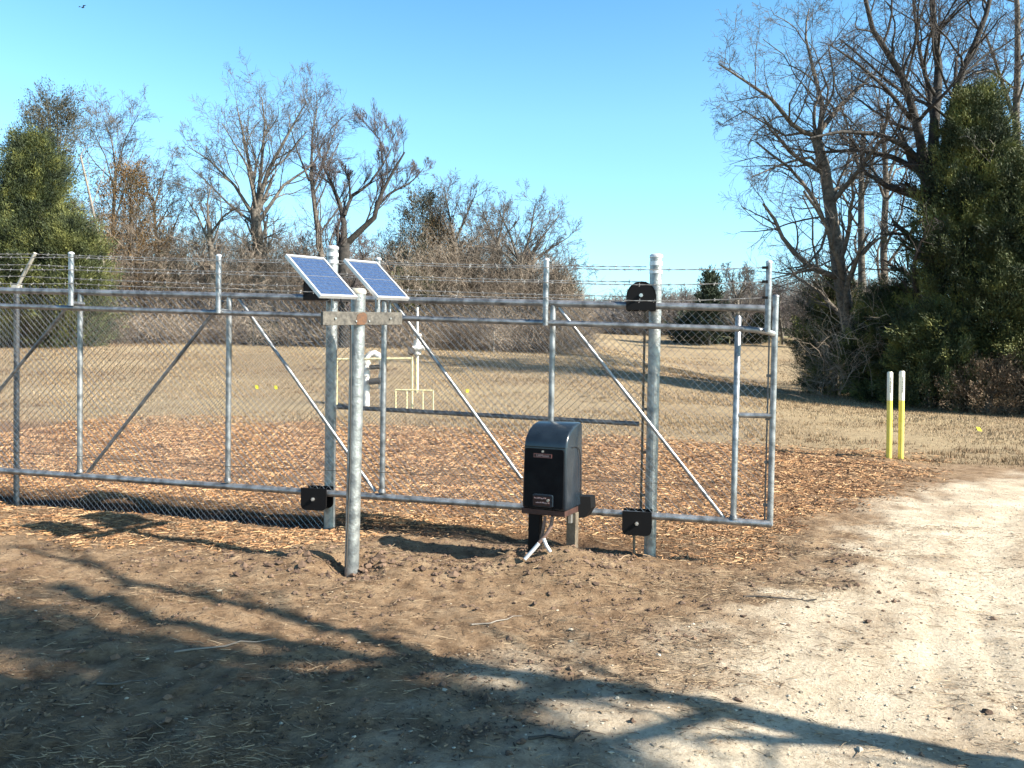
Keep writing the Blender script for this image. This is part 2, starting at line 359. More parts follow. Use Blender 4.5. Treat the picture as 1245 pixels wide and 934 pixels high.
def rocks(name, X, Y, S, mt, label, cat, sq=.6):
    n = len(X); o = np.array([[1,0,0],[0,1,0],[-1,0,0],[0,-1,0],[0,0,1],[0,0,-1],[.7,.7,.5],[-.7,.6,.55],[-.6,-.7,.5],[.7,-.6,.45]])
    f = np.array([[0,6,4],[0,1,6],[1,7,6],[6,7,4],[1,2,7],[2,8,7],[7,8,4],[2,3,8],[3,9,8],[8,9,4],[3,0,9],[0,4,9]])
    # triangles around an uneven top; underside stays in the soil
    j = 1+RNG.normal(0, .22, (n, 10, 1)); a = RNG.random(n)*6.28
    ca, sa = np.cos(a)[:, None], np.sin(a)[:, None]
    v = o[None]*j; v = v*np.array([1, .8, sq]); v = np.stack([v[...,0]*ca-v[...,1]*sa, v[...,0]*sa+v[...,1]*ca, v[...,2]], -1)*S[:, None, None]
    v = v+np.stack([X, Y, G(X, Y)+S*.1], -1)[:, None]
    return tag(npmesh(name, v, (np.arange(n)[:, None, None]*10+f[None]).reshape(-1, 3), mt), label, cat, kind='stuff')
X, Y = rnd_in(50000, -3.5, 7, 2.4, 12, 1.3); r_, m_, f_, d_ = masks(X, Y); X, Y = keep(X, Y, r_*.9+.03); n = len(X)
rocks('gravel', X, Y, .003+.009*RNG.random(n)**4+.010*(RNG.random(n) < .02), M['pebble'], 'pale gravel stones scattered over the caliche drive', 'gravel')
X, Y = rnd_in(42000, -4.5, 3.5, 2.6, 7.8, 1.0); r_, m_, f_, d_ = masks(X, Y)
pr = (1-r_)*(1-m_*.8)*(.10+.6*sstep(.5,.62,fbm(X*1.4, Y*1.4, 3, 5)))+.9*np.exp(-(np.hypot(X-POSTB[0], Y-POSTB[1])/.55)**2)+.7*np.exp(-((Y-6.45)/.25)**2)*(X > -2)*(X < 1.6)
X, Y = keep(X, Y, np.clip(pr, 0, 1)); n = len(X)
rocks('soil_clods', X, Y, .004+.022*RNG.random(n)**5, M['clod'], 'crumbled brown soil clods around the posts and operator', 'soil clods', .75)
rg_ = np.random.default_rng(8); n = 70
X = POSTB[0]+rg_.normal(.15, .42, n); Y = POSTB[1]+rg_.normal(.05, .20, n)
rocks('soil_lumps', X, Y, rg_.uniform(.014,.042,n), M['clod'], 'bigger lumps of dug soil heaped round the foot of the solar post', 'soil lumps', .8)
# fallen sticks, countable ones near the front
def fallen(px, py, dx, dy, r, mt, label):
    a = ongrd(px, py); b = ongrd(px+dx, py+dy); P = []
    for k in range(7):
        t = k/6; p = a+(b-a)*t; p = p.copy(); p[0] += random.uniform(-.015,.015); p[1] += random.uniform(-.03,.03); p[2] = Gs(p[0], p[1])+r+.004; P.append(p)
    o = MB().tube(P, [r*(1-.6*k/6) for k in range(7)], 6).build('fallen_stick', mt); tag(o, label, 'stick', 'sticks lying on the bare soil')
fallen(215,797,120,-14,.006,M['bark_pale'],'pale bent stick lying in the shade left of the middle front')
fallen(905,722,90,3,.009,M['bark_dark'],'thin dark stick lying on the pale gravel below the gate end')
fallen(575,762,60,-14,.005,M['bark_pale'],'short pale stick on brown soil in front of the black operator')
fallen(640,905,80,-12,.008,M['bark_dark'],'dark stick lying in the tree shadow near the bottom edge')
fallen(120,840,70,-9,.006,M['bark_mid'],'grey stick lying in the dark shade at the lower left')
fallen(745,684,24,-14,.010,M['straw'],'pale splintered stick beside the mound right of the operator')
X, Y = rnd_in(20000, -4.5, 2.0, 2.3, 6.2, 1.0); r_, m_, f_, d_ = masks(X, Y)
X, Y = keep(X, Y, np.clip((1-r_)**2*sstep(.42,.62,fbm(X*1.3+9, Y*2.0, 4, 33))*sstep(6.2,4.2,Y), 0, 1)); n = len(X)
sticks('leaf_litter', X, Y, RNG.uniform(.008,.030,n), RNG.uniform(.003,.010,n), .006, M['litter'], 'small brown dead leaves and bits of bark littering the shaded soil', 'leaf litter', .25)
# dry field grass
def grass(name, X, Y, H, W, label):
    n = len(X); a = RNG.random(n)*6.28; z = G(X, Y)
    lean = np.stack([RNG.normal(0, .35, n), RNG.normal(0, .35, n), np.ones(n)], -1)
    b = np.stack([X, Y, z-.01], -1); s = np.stack([np.cos(a), np.sin(a), np.zeros(n)], -1)*(W/2)[:, None]
    V = np.stack([b-s, b+s, b+lean*H[:, None]], 1)
    return tag(npmesh(name, V, np.arange(n*3).reshape(-1, 3), M['drygrass']), label, 'grass', kind='stuff')
X, Y = rnd_in(600000, -1, 1, 0, 1); Y = 10*(7.5**Y); X = X*Y*.75
r_, m_, f_, d_ = masks(X, Y); pt = fbm(X*.22, Y*.22, 4, 13)
X, Y = keep(X, Y, np.clip(f_*(1-r_*.97)*(1-.75*m_)*(.25+2.2*(pt-.35)), 0, 1)); n = len(X)
grass('dry_field_grass', X, Y, RNG.uniform(.015,.06,n)*(1+.018*Y), .004+.0007*Y*RNG.uniform(.6,1.4,n), 'dry tan winter grass covering the field behind the gate')
C_ = rnd_in(6000, -1, 1, 0, 1); Y = 11*(5.5**C_[1]); X = C_[0]*Y*.75; r_, m_, f_, d_ = masks(X, Y)
X, Y = keep(X, Y, np.clip(f_*(1-r_)*(1-m_)*4*(fbm(X*.3+4, Y*.3, 4, 17)-.40), 0, 1)); k_ = 22
X = (X[:, None]+RNG.normal(0, .05, (len(X), k_))*(1+.02*Y[:, None])).ravel(); Y = np.repeat(Y, k_)+RNG.normal(0, .05, len(X)); n = len(X)
grass('grass_tufts', X, Y, RNG.uniform(.05,.15,n), .005+.0005*Y, 'taller golden tufts of dead grass standing in the field')


# ------------------------------------------------------------------ gate
def plane_at(px, py, off=0.0):            # point on the gate's vertical plane, off metres towards the camera
    d = ray(px, py); o = np.array([*(GA[:2]+GN*off), 0])
    t = ((o[:2]-CAM[:2])@GN)/(d[:2]@GN); return CAM+d*t
OFF = .13
def vert(px, y0, y1, off, r, ptop=None):  # vertical pipe: foot seen at (px,y1), reaching image height y0
    a = plane_at(px, y1, off); t = plane_at(px, y0, off); return [a, np.array([a[0], a[1], t[2]])]
gb = plane_at(600, 618); gate_base = (gb[0], gb[1], Gs(gb[0], gb[1]))
gate = empty('sliding_gate', gate_base, 'long galvanised cantilever sliding gate with chain-link mesh and barbed wire on top', 'gate')
MB().tube([plane_at(-45,352), plane_at(937,375.5)], .030, 16).build('top_rail', M['galv'], gate)
MB().tube([plane_at(-45,569), plane_at(938,637.5)], .031, 16).build('bottom_rail', M['galv'], gate)
MB().tube([plane_at(-45,370.5,OFF), plane_at(903,400,OFF), plane_at(920,401.5,OFF*.95), plane_at(934,404,OFF*.6), plane_at(940,406,.02)], .025, 14).build('guide_rail', M['galv'], gate)
for px, yt, yb in ((97,356,575),(277,361,587),(464.5,366,600),(668,371,613)):
    MB().tube(vert(px, yt, yb, 0, .026), .026, 14).build('upright', M['galv'], gate)
p, q = vert(891.5, 386, 632, 0, .025); u = MB().tube([p, q, q+np.array([0,0,.02])], [.026,.026,.010], 14); u.build('upright', M['galv'], gate)
p, q = vert(936, 361, 639, -.01, .025); e = MB().tube([p, q], .026, 14).build('end_upright', M['galv'], gate)
MB().tube([q, q+np.array([0,0,.008]), q+np.array([0,0,.02])], [.030,.030,.012], 14).build('cap', M['galv'], e)
MB().tube([plane_at(892,504.5), plane_at(937,506)], .022, 12).build('crossbar', M['galv'], gate)
for a, b in (((95,357),(-60,548)),((271,366),(107,574)),((290,363),(456,598)),((479,368),(634,582)),((679,374),(880,630))):
    d_ = MB().tube([plane_at(*a, -.01), plane_at(*b, -.01)], .0165, 10).build('diagonal_brace', M['galv'] if a[0] > 280 else M['galv_dull'], gate)  # left braces coloured darker, imitating that the right ones catch the light
for px, py in ((97,573),(277,584),(464.5,597),(668,609),(891.5,629)):
    c = plane_at(px, py, 0); MB().tube([c-np.array([0,0,.012]), c+np.array([0,0,.004]), c+np.array([0,0,.018])], [.036,.034,.028], 12, False).build('weld_bead', M['galv_dull'], gate)
# short supports for the barbed wire, standing on the guide rail
SUPB = []
for px, yt, yb in ((86.5,309,372),(265.5,312,381),(459,316,388),(663,317,396),(933,320,404)):
    a, b = vert(px, yt, yb, OFF+.045, .02); s_ = MB().tube([a, b], .0245, 14).tube([a+np.array([0,0,.03]), np.array([*(a[:2]-GN*(OFF+.04)), a[2]+.03])], .018, 8)
    so = s_.build('wire_support', M['galv'], gate)
    MB().tube([b, b+np.array([0,0,.012]), b+np.array([0,0,.022])], [.028,.028,.012], 14).build('cap', M['alu'], so); SUPB.append((a, b))
def barbed(name, pts, parent, r=.0022, seed=0):
    rg = random.Random(seed); m = MB(); P = []
    for (a, b) in zip(pts[:-1], pts[1:]):
        L = np.linalg.norm(b-a); n = max(2, int(L/.03))
        for k in range(n):
            t = k/n; p = a+(b-a)*t; p = p.copy(); p[2] -= .012*math.sin(math.pi*t)*min(1, L/2); P.append(p)
    P.append(pts[-1]); P = np.array(P); k = np.arange(len(P))
    for ph in (0, math.pi):
        Q_ = P.copy(); Q_[:, 2] += np.sin(k*.9+ph)*.0028; Q_[:, 1] += np.cos(k*.9+ph)*.0028
        m.tube(Q_, r, 4, False)
    for i in range(2, len(P)-2, 4):
        c = P[i]
        for s_ in range(2):
            d = np.array([rg.uniform(-.4,.4), rg.uniform(-.7,.7), rg.uniform(-1,1)]); d = d/np.linalg.norm(d)*.018
            m.tube([c-d, c+d], .0022, 3, False)
        t = P[i+1]-P[i]; t /= np.linalg.norm(t); m.tube([c-t*.008, c+t*.008], .0052, 5, True)
    return m.build(name, M['barb'], parent)
for k, (l, c, r) in enumerate(((313,328,325.5),(328,346.5,342.5),(345,366,362))):
    o = OFF+.075
    barbed('barbed_wire', [plane_at(-45, l-1.5, o), plane_at(86, l, o), plane_at(265, l+(c-l)*.26, o), plane_at(459, l+(c-l)*.53, o), plane_at(663, l+(c-l)*.82, o), plane_at(800, c, o), plane_at(930, r, o)], gate, seed=k)
for k, y in enumerate((325.5,342.5,362)):
    c = plane_at(930, y, OFF+.07); MB().box(c, (*GD,0), (*GN,0), (0,0,1), .022, .012, .010).build('wire_clip', M['blackm'], gate)
MB().tube([plane_at(-45,546,.03), plane_at(277,567,.03), plane_at(600,580,.03), plane_at(890,591,.03)], .0028, 5).build('tension_cable', M['cable'], gate)
def fabric(name, s0, s1, zb, zt, off, parent, seed=1, dx=.0335, rr=.0016, skip=None):
    # chain-link: zigzag wires weaving; s along the gate line from GA, heights zb(s)..zt(s)
    rg = np.random.default_rng(seed); S = np.arange(s0, s1, dx); V = []; Fs = []; base = 0
    H = max(zt(s0)-zb(s0), zt(s1)-zb(s1)); n = int(H/dx)+2
    P = []
    for i_, s in enumerate(S):
        k = np.arange(n); side = ((k+i_) % 2)
        z = zt(s)-k*dx
        ss = s+side*dx
        z = np.maximum(z, zb(s)-.0)
        y = np.where(side == 1, .004, -.004)
        P.append(np.stack([GA[0]+GD[0]*ss+GN[0]*(off+y), GA[1]+GD[1]*ss+GN[1]*(off+y), z], -1))
    P = np.array(P)                                       # (N,n,3)
    N_, n_, _ = P.shape; kk = 4
    gn = np.array([*GN, 0]); gd = np.array([*GD, 0]); up = np.array([0,0,1.])
    # cross-section square around each vertex
    vs = []
    for j in range(kk):
        a = math.pi/2*j+.785
        vs.append(P+rr*1.35*(math.cos(a)*gn+math.sin(a)*gd))
    V = np.stack(vs, 2)                                    # (N,n,4,3)
    id_ = np.arange(N_*n_*kk).reshape(N_, n_, kk)
    A = id_[:, :-1, :]; B = id_[:, 1:, :]
    Fq = np.stack([A, np.roll(A, -1, 2), np.roll(B, -1, 2), B], -1).reshape(-1, 4)
    # drop degenerate lower parts
    Pz = P[:, :, 2]; okv = (Pz[:, :-1]-Pz[:, 1:]) > 1e-4
    Fq = Fq.reshape(N_, n_-1, kk, 4)[okv].reshape(-1, 4)
    o = npmesh(name, V.reshape(-1, 3), Fq, M['wire'], parent); return o
def sline(px, py, off): p = plane_at(px, py, off); return (p[:2]-GA[:2])@GD, p[2]
def lin(a, b):
    return lambda s: a[1]+(b[1]-a[1])*(s-a[0])/(b[0]-a[0])
tg = lin(sline(0,359,0), sline(930,380,0)); bgm = lin(sline(0,570,0), sline(930,634,0))
fabric('chain_link_mesh', sline(-40,400,0)[0], sline(928,500,0)[0], bgm, tg, -.045, gate, 1)
bar = MB(); a, b = vert(929.5, 384, 634, -.045, 0); bar.tube([a, b], .007, 6)
for k in range(5):
    c = a+(b-a)*(.08+.21*k); bar.box(c+np.array([.02*GD[0], .02*GD[1], 0]), (*GD,0), (*GN,0), (0,0,1), .035, .012, .012)
bar.build('tension_bar', M['galv_dull'], gate)

# ------------------------------------------------------------------ fixed fence behind the gate
FO = -.27
fb = plane_at(20, 590, FO); fence = empty('chain_link_fence', (fb[0], fb[1], Gs(fb[0], fb[1])), 'chain-link fence with a leaning white barbed-wire arm, standing just behind the gate', 'fence')
tf = lin(sline(0,346,FO), sline(780,370.5,FO)); SE = sline(390,600,FO)[0]
def zf(s):
    x = GA[0]+GD[0]*s+GN[0]*FO; y = GA[1]+GD[1]*s+GN[1]*FO
    return Gs(x, y)+(-.04 if s < SE else .20)
fabric('chain_link_mesh', sline(-45,400,FO)[0], SE, zf, tf, FO, fence, 2)
fabric('chain_link_mesh', SE, sline(779,500,FO)[0], zf, tf, FO, fence, 3)
a, b = vert(20, 350, 600, FO-.03, 0); a[2] -= .2
po = MB().tube([a, b], .028, 14).build('fence_post', M['galv_dull'], fence)
t = plane_at(43, 308, FO+.03)
MB().tube([b, t], .018, 8).box(b+np.array([0,0,.01]), (*GD,0), (*GN,0), (0,0,1), .035, .035, .02).build('wire_arm', M['woodpost'], po)
for k, (l, r) in enumerate(((309,324.5),(322,343),(336,361))):
    barbed('barbed_wire', [plane_at(-45, l-1, FO+.03), plane_at(40-8*k, l, FO+.03), plane_at(393, l+(r-l)*.5, FO+.05), plane_at(786, r, FO+.05)], fence, seed=20+k)
MB().tube([plane_at(404,494.5,FO+.03), plane_at(777,515.5,FO+.03)], .021, 12).build('brace_rail', M['galv_dull'], fence)
a, b = vert(779, 372, 622, FO+.03, 0); bar = MB().tube([a, b], .011, 8)
for k in range(5):
    c = a+(b-a)*(.08+.21*k); bar.box(c+np.array([.03*GD[0], .03*GD[1], 0]), (*GD,0), (*GN,0), (0,0,1), .04, .010, .012)
bar.build('tension_bar', M['leg'], fence)

# ------------------------------------------------------------------ roller posts
def roller_post(px, ytop, ybot, label, brk):
    PO = -.19
    a = plane_at(px, ybot, PO); t = plane_at(px, ytop, PO); gz = Gs(a[0], a[1])
    root = empty('roller_post', (a[0], a[1], gz), label, 'post', 'roller posts carrying the gate')
    P0 = np.array([a[0], a[1], gz-.3]); P1 = np.array([a[0], a[1], t[2]])
    po = MB().tube([P0, P1-np.array([0,0,.03])], .053, 24).build('post', M['galv_post'] if px < 500 else M['galv_post'], root)
    z = np.array([0,0,1.])
    MB().tube([P1-.035*z, P1-.030*z, P1-.012*z, P1-.002*z, P1+.001*z], [.057,.058,.058,.045,.01], 24).build('cap', M['alu'], root)
    for dz in (.085, .155, .30, .52):
        MB().tube([P1-(dz+.018)*z, P1-(dz-.018)*z], .0565, 24).build('clamp_band', M['alu'] if dz < .2 else M['galv'], root)
    gd = np.array([*GD, 0]); gn = np.array([*GN, 0])
    for (bx, by, kind) in brk:
        c = plane_at(bx, by, .05)                         # centre of the front plate
        w = .125
        if kind == 'top':
            pts = [c+gd*(w*math.cos(x_))+z*(w*math.sin(x_)) for x_ in np.linspace(0, math.pi, 17)]
            pts = [c-gd*w-z*.12, c+gd*w-z*.12]+pts; bolt = c+z*.005
        else:
            h = .205; r_ = .05
            pts = [c+gd*w, c-gd*w]+[c-gd*(w-r_)-z*(h-r_)+r_*(-gd*math.cos(x_)-z*math.sin(x_)) for x_ in np.linspace(0, math.pi/2, 6)] + \
                  [c+gd*(w-r_)-z*(h-r_)+r_*(gd*math.sin(x_)-z*math.cos(x_)) for x_ in np.linspace(0, math.pi/2, 6)]; bolt = c-z*.10
        gm = MB().prism(pts, -gn*.02).prism([p-gn*.155 for p in pts], -gn*.02)
        # wheel and cross strap between the two plates
        gm.tube([bolt-gn*.03, bolt-gn*.16], .055, 20)
        if kind == 'top': gm.prism([p for p in pts[2:]]+[c+gd*(w-.012)*math.cos(x_)+z*(w-.012)*math.sin(x_) for x_ in np.linspace(math.pi, 0, 17)], -gn*.16)
        else: gm.box(c-z*(.205-.007)-gn*.0875, gd, gn, z, .075, .068, .006)
        go = gm.build('roller_guard', M['blackm'], root)
        MB().tube([bolt+gn*.001, bolt+gn*.018], .017, 6).tube([bolt+gn*.018, bolt+gn*.03], .009, 8).build('bolt', M['bolt'], go)
        MB().box(c-z*.08-gn*.20 if kind != 'top' else c-gn*.20, gd, gn, z, .05, .03, .05).build('mounting_block', M['blackm'], go)
    return root
roller_post(400.5, 299, 640, 'left roller post, tall galvanised pipe with bands seen behind the first solar panel', [(384,349,'top'),(381,594,'low')])
rp = roller_post(790, 309, 672, 'right roller post, tall banded galvanised pipe with a domed black guard below its top', [(779.5,360,'top'),(774.5,622.5,'low')])
p = plane_at(771, 653, -.10); MB().tube([p+np.array([0,0,.02]), p-np.array([0,0,.35])], .012, 8).build('drain_pipe', M['leg'], rp)

# ------------------------------------------------------------------ solar panel post
sh = np.array([.8627, -.5058, 0.]); bd = np.array([-sh[1], sh[0], 0.]); z = np.array([0,0,1.]); bd = bd+z*.052; bd = bd/np.linalg.norm(bd)
PB = at(427.5, 697, 6.3); gz = Gs(PB[0], PB[1])
PT = at(436, 352, 6.28)
stand = empty('solar_panel_post', (PB[0], PB[1], gz), 'thick galvanised post in front of the gate carrying two blue solar panels', 'post')
dd = (PT-PB)/np.linalg.norm(PT-PB)
MB().tube([PB-dd*.4, PT-dd*.02], .055, 28).build('post', M['galv_post'], stand)
MB().tube([PT-dd*.035, PT-dd*.03, PT-dd*.008, PT+dd*.006, PT+dd*.008], [.057,.0585,.0585,.045,.01], 28).build('cap', M['woodpost'], stand)
bc = at(430, 387.5, 6.28)+sh*.072; bl, br = .42, .49
cb = MB().box(bc+bd*(br-bl)/2, bd, sh, z, (bl+br)/2, .013, .05).build('crossbar', M['board'], stand, .004)
MB().prism([bc+bd*x_+z*y_+sh*.0155 for x_, y_ in ((-.062,-.045),(-.02,-.049),(.02,-.046),(.045,-.03),(.052,.01),(.04,.035),(.01,.047),(-.03,.04),(-.058,.028),(-.07,-.01))], sh*.002).build('rust_patch', M['rust'], cb)
for x_ in (-.30, .33): MB().tube([bc+bd*x_+sh*.012, bc+bd*x_+sh*.024], .009, 6).build('bolt', M['bolt'], cb)
for x_ in (-.075,.075): MB().tube([bc+bd*x_-z*.02+sh*.012, bc+bd*x_-z*.02+sh*.022], .008, 6).build('bolt', M['bolt'], cb)
def cellmat():
    m = bpy.data.materials.new('solar_cells'); m.use_nodes = True; N = m.node_tree.nodes; L = m.node_tree.links; b = N['Principled BSDF']
    b.inputs['Roughness'].default_value = .22; b.inputs['Specular IOR Level'].default_value = .3
    tc = N.new('ShaderNodeTexCoord'); w = N.new('ShaderNodeTexVoronoi'); w.inputs['Scale'].default_value = 60
    geo = N.new('ShaderNodeNewGeometry'); L.new(geo.outputs['Position'], w.inputs['Vector'])
    r = N.new('ShaderNodeValToRGB'); r.color_ramp.elements[0].color = (.024,.045,.105,1); r.color_ramp.elements[1].color = (.048,.088,.18,1)
    L.new(w.outputs['Distance'], r.inputs['Fac']); L.new(r.outputs['Color'], b.inputs['Base Color']); return m
CELL = cellmat()
T = math.radians(42)
def solar(px, py, depth, arms):
    c = at(px, py, depth); ax = bd; ay = sh*math.cos(T)-z*math.sin(T); nz = np.cross(ax, ay); nz = nz/np.linalg.norm(nz); nz = nz*(1 if nz[2] > 0 else -1)
    hw, hl = .195, .23
    f = MB()
    for sx in (-1, 1): f.box(c+ax*sx*(hw-.009), ax, ay, nz, .009, hl, .0125)
    for sy in (-1, 1): f.box(c+ay*sy*(hl-.009), ax, ay, nz, hw-.0185, .009, .0125)
    f.box(c-nz*.006, ax, ay, nz, hw-.019, hl-.019, .002)
    fo = f.build('solar_panel', M['alu'], stand)
    cells = MB()
    nx_, ny_ = 4, 9
    # two fields of cells split by a pale busbar gap
    for half in (-1, 1):
        cc = c+ay*half*(hl-.020)/2
        cells.box(cc+nz*.0045, ax, ay, nz, hw-.0225, (hl-.020)/2-.0035, .0015)
    cells.build('cells', CELL, fo)
    lines = MB().box(c+nz*.0050, ax, ay, nz, hw-.0225, .0028, .0012)
    for k in range(1, 6):
        lines.box(c+ax*(-hw+.02+(2*hw-.04)*k/6)+nz*.0068, ax, ay, nz, .0005, hl-.024, .0004)
    for k in range(1, 12):
        if k != 6: lines.box(c+ay*(-hl+.02+(2*hl-.04)*k/12)+nz*.0080, ax, ay, nz, hw-.023, .0005, .0004)
    lines.build('busbars', M['bolt'], fo)
    arm = MB()
    for s in arms:
        top = c+ax*s+ay*.10-nz*.016; arm.tube([top, np.array([top[0], top[1], bc[2]-.03])], .011, 8)
        arm.box(c+ax*s-nz*.018, ax, ay, nz, .012, .20, .005)
        foot = bc+bd*((top-bc)@bd); arm.box((foot+np.array([top[0], top[1], foot[2]]))/2-sh*.016+z*.01, bd, sh, z, .012, max(.012, abs((top-foot)@sh)/2), .02)
    arm.build('mounting_arm', M['galv'], fo)
    MB().box(c-nz*.03-ay*.1, ax, ay, nz, .045, .03, .012).build('junction_box', M['blackm'], fo)
solar(391, 336.8, 6.05, (.05,))
solar(458, 340.5, 6.52, (-.07,.09))

cpts = [at(414,364,6.2), at(416,372,6.15), at(423,380,6.17), at(426.5,400,6.2), at(427,450,6.22), at(425.5,560,6.22), at(422,660,6.22), at(421,690,6.22)]
MB().tube(cpts, .006, 6).build('cable', M['cable'], stand)
# ------------------------------------------------------------------ gate operator
ph = math.radians(25); ox = np.array([math.cos(ph), -math.sin(ph), 0]); oy = np.array([math.sin(ph), math.cos(ph), 0])   # ox along its front, oy to its back
OB = at(661, 620, 6.42); ow, od = .185, .36
Z0 = OB[2]; ztop_f = at(661, 541, 6.42)[2]; ztop_b = ztop_f+.165
cen = OB.copy(); og = Gs(cen[0], cen[1]+.15)
op = empty('gate_operator', (cen[0], cen[1]+.15, og), 'black sliding gate operator box on two steel legs between the solar post and gate end', 'gate operator')
def Pp(x, y, zz): return OB*np.array([1,1,0])+ox*x+oy*y+z*zz
# side profile of the cover (y back, z up): upright front, raked and rounded top, tapering slightly
prof = [(0,Z0),(.004,ztop_f-.02),(.012,ztop_f+.02),(.035,ztop_f+.062),(.085,ztop_f+.110),(.16,ztop_f+.147),(.24,ztop_f+.163),(od-.03,ztop_b+.002),(od,ztop_b-.01),(od,Z0)]
v = []; sides = [(-1,1.0),(1,1.0)]
cv = MB(); inset = .022
def ring(y, zz):
    tp = (zz-Z0)/(ztop_b-Z0); w = ow*(1.03-.06*tp)
    e_ = inset
    return [Pp(-w, y, zz), Pp(w, y, zz)]
n_ = len(prof); vs = []
for y, zz in prof: vs += ring(y, zz)
fs = [tuple(2*i for i in range(n_)), tuple(2*i+1 for i in reversed(range(n_)))]+[(2*i, 2*i+1, (2*((i+1) % n_))+1, 2*((i+1) % n_)) for i in range(n_)]
cv.add(vs, fs, False)
cover = cv.build('cover', M['hood'], op, .022)
cover.modifiers['Bevel'].segments = 4; cover.modifiers['Bevel'].angle_limit = math.radians(50)
for p_ in cover.data.polygons: p_.use_smooth = True
def fplate(x0, x1, z0, z1, t, o0=.001, rad=.02):
    pts = []
    for cx_, cz_, a0 in ((x1-rad, z0+rad, -90),(x1-rad, z1-rad, 0),(x0+rad, z1-rad, 90),(x0+rad, z0+rad, 180)):
        for a in (0, 30, 60, 90):
            aa = math.radians(a0+a); pts.append(Pp(cx_+rad*math.cos(aa), -o0, cz_+rad*math.sin(aa)))
    return MB().prism(pts, -oy*t)
door = fplate(-.168, .165, Z0+.012, ztop_f-.03, .008, .0005).build('front_door', M['black'], op, .003)
nz_ = ztop_f-.085
fr = MB()
wN, hN = .075, .0145
for sx in (-1, 1): fr.box(Pp(-.012+sx*wN, -.0105, nz_), ox, oy, z, .0014, .0016, hN)
for sz in (-1, 1): fr.box(Pp(-.012, -.0105, nz_+sz*(hN-.0014)), ox, oy, z, wN-.0018, .0016, .0014)
npl = MB().box(Pp(-.012, -.0085, nz_), ox, oy, z, wN+.004, .001, hN+.003).build('nameplate', M['maroon'], op)
fr.build('nameplate_border', M['red_text'], npl)
def text(name, body, size, origin, xd, ud, mt, parent, ext=.0006):
    cu = bpy.data.curves.new(name, 'FONT'); cu.body = body; cu.size = size; cu.extrude = ext; cu.align_x = 'CENTER'; cu.align_y = 'CENTER'
    ob = bpy.data.objects.new(name, cu); COL.objects.link(ob)
    dg = bpy.context.evaluated_depsgraph_get(); me = bpy.data.meshes.new_from_object(ob.evaluated_get(dg)); bpy.data.objects.remove(ob)
    V = np.zeros(len(me.vertices)*3); me.vertices.foreach_get('co', V); V = V.reshape(-1, 3)
    nn = np.cross(xd, ud); W = origin+V[:, :1]*xd+V[:, 1:2]*ud+V[:, 2:]*nn - np.array(woff(parent))
    me.vertices.foreach_set('co', W.ravel()); me.materials.clear(); me.materials.append(mt)
    o = bpy.data.objects.new(name, me); COL.objects.link(o); o.parent = parent; return o
text('lettering', 'LiftMaster', .027, Pp(-.012, -.0105, nz_), ox, z, M['pale_text'], npl)
MB().tube([Pp(-.012, -.008, ztop_f-.052), Pp(-.012, -.016, ztop_f-.052)], .009, 12).build('cover_screw', M['bolt'], op)
cp = fplate(-.085, .085, Z0+.025, Z0+.125, .020, .008, .015).build('control_panel', M['hood'], op, .004)
lbl = MB().box(Pp(-.008, -.0292, Z0+.072), ox, oy, z, .070, .0012, .036).build('label_plate', M['maroon'], cp)
rg = random.Random(3)
for row, (zz, x0, x1) in enumerate(((.095,-.07,.03),(.060,-.055,.055))):
    x_ = x0; tx = MB()
    while x_ < x1:
        w_ = rg.uniform(.004,.010); tx.box(Pp(x_+w_/2, -.0312, Z0+zz+rg.uniform(-.002,.002)), ox, oy, z, w_/2, .0008, rg.uniform(.003,.0055)); x_ += w_+rg.uniform(.002,.006)
    tx.build('printed_line', M['pale_text'], lbl)
MB().tube([Pp(.050, -.030, Z0+.083), Pp(.050, -.042, Z0+.083)], .011, 14).build('key_lock', M['bolt'], cp)
# hood seam, side seam
MB().box(Pp(0, -.0015, ztop_f-.018), ox, oy, z, ow*.93, .0015, .003).build('hood_seam', M['seam'], op)
sm = MB(); wS = ow*1.0
pl = [Pp(wS+.006, .10, ztop_f-.018), Pp(wS+.0055, .20, ztop_f-.02), Pp(wS+.005, .27, ztop_f-.05), Pp(wS+.006, .30, ztop_f-.13), Pp(wS+.009, .31, Z0+.08)]
sm.tube(pl, .0028, 6); sm.build('side_seam', M['seam'], op)
# base frame, legs, bracket, conduits
zb_ = Z0-.035
MB().box(Pp(-.01, .16, zb_+.012), ox, oy, z, .185, .15, .022).build('base_plate', M['brown_steel'], op, .003)
def leg(px, py, dep, w, mt):
    t_ = at(px, py, dep); t_[2] = zb_-.011; g0 = Gs(t_[0], t_[1]); hh = (t_[2]-g0+.12)/2
    MB().box((t_[0], t_[1], t_[2]-hh), ox, oy, z, w, .035, hh).build('leg', mt, op, .004)
leg(651, 640, 6.52, .048, M['blackm']); leg(696, 640, 6.60, .040, M['leg'])
MB().prism([at(699,603,6.62), at(718,604,6.62), at(719,618,6.62), at(712,629,6.62), at(700,631,6.62)], oy*.11).build('chain_guard', M['blackm'], op, .003)
MB().box(at(688,606,6.55), ox, oy, z, .028, .03, .05).build('corner_bracket', M['hood'], op, .004)
MB().box(at(693.5,629,6.55), ox, oy, z, .012, .02, .045).build('strap', M['bolt'], op)
def cond(pts, dep, r, mt, name='conduit', par=None):
    return MB().tube([at(a_, b_, dep+.0*i) for i, (a_, b_) in enumerate(pts)], r, 10).build(name, mt, par or op)
c1 = cond([(672,628),(670,640),(664,650),(657,658),(652,664)], 6.42, .015, M['conduit'])
cond([(655,661),(648,669),(638,680)], 6.33, .015, M['pvc'], 'conduit_end', c1)
c2 = cond([(663,628),(661,640),(659,652),(661,656)], 6.45, .013, M['conduit'])
cond([(661,655),(664,663),(669,671)], 6.36, .014, M['pvc'], 'conduit_end', c2)

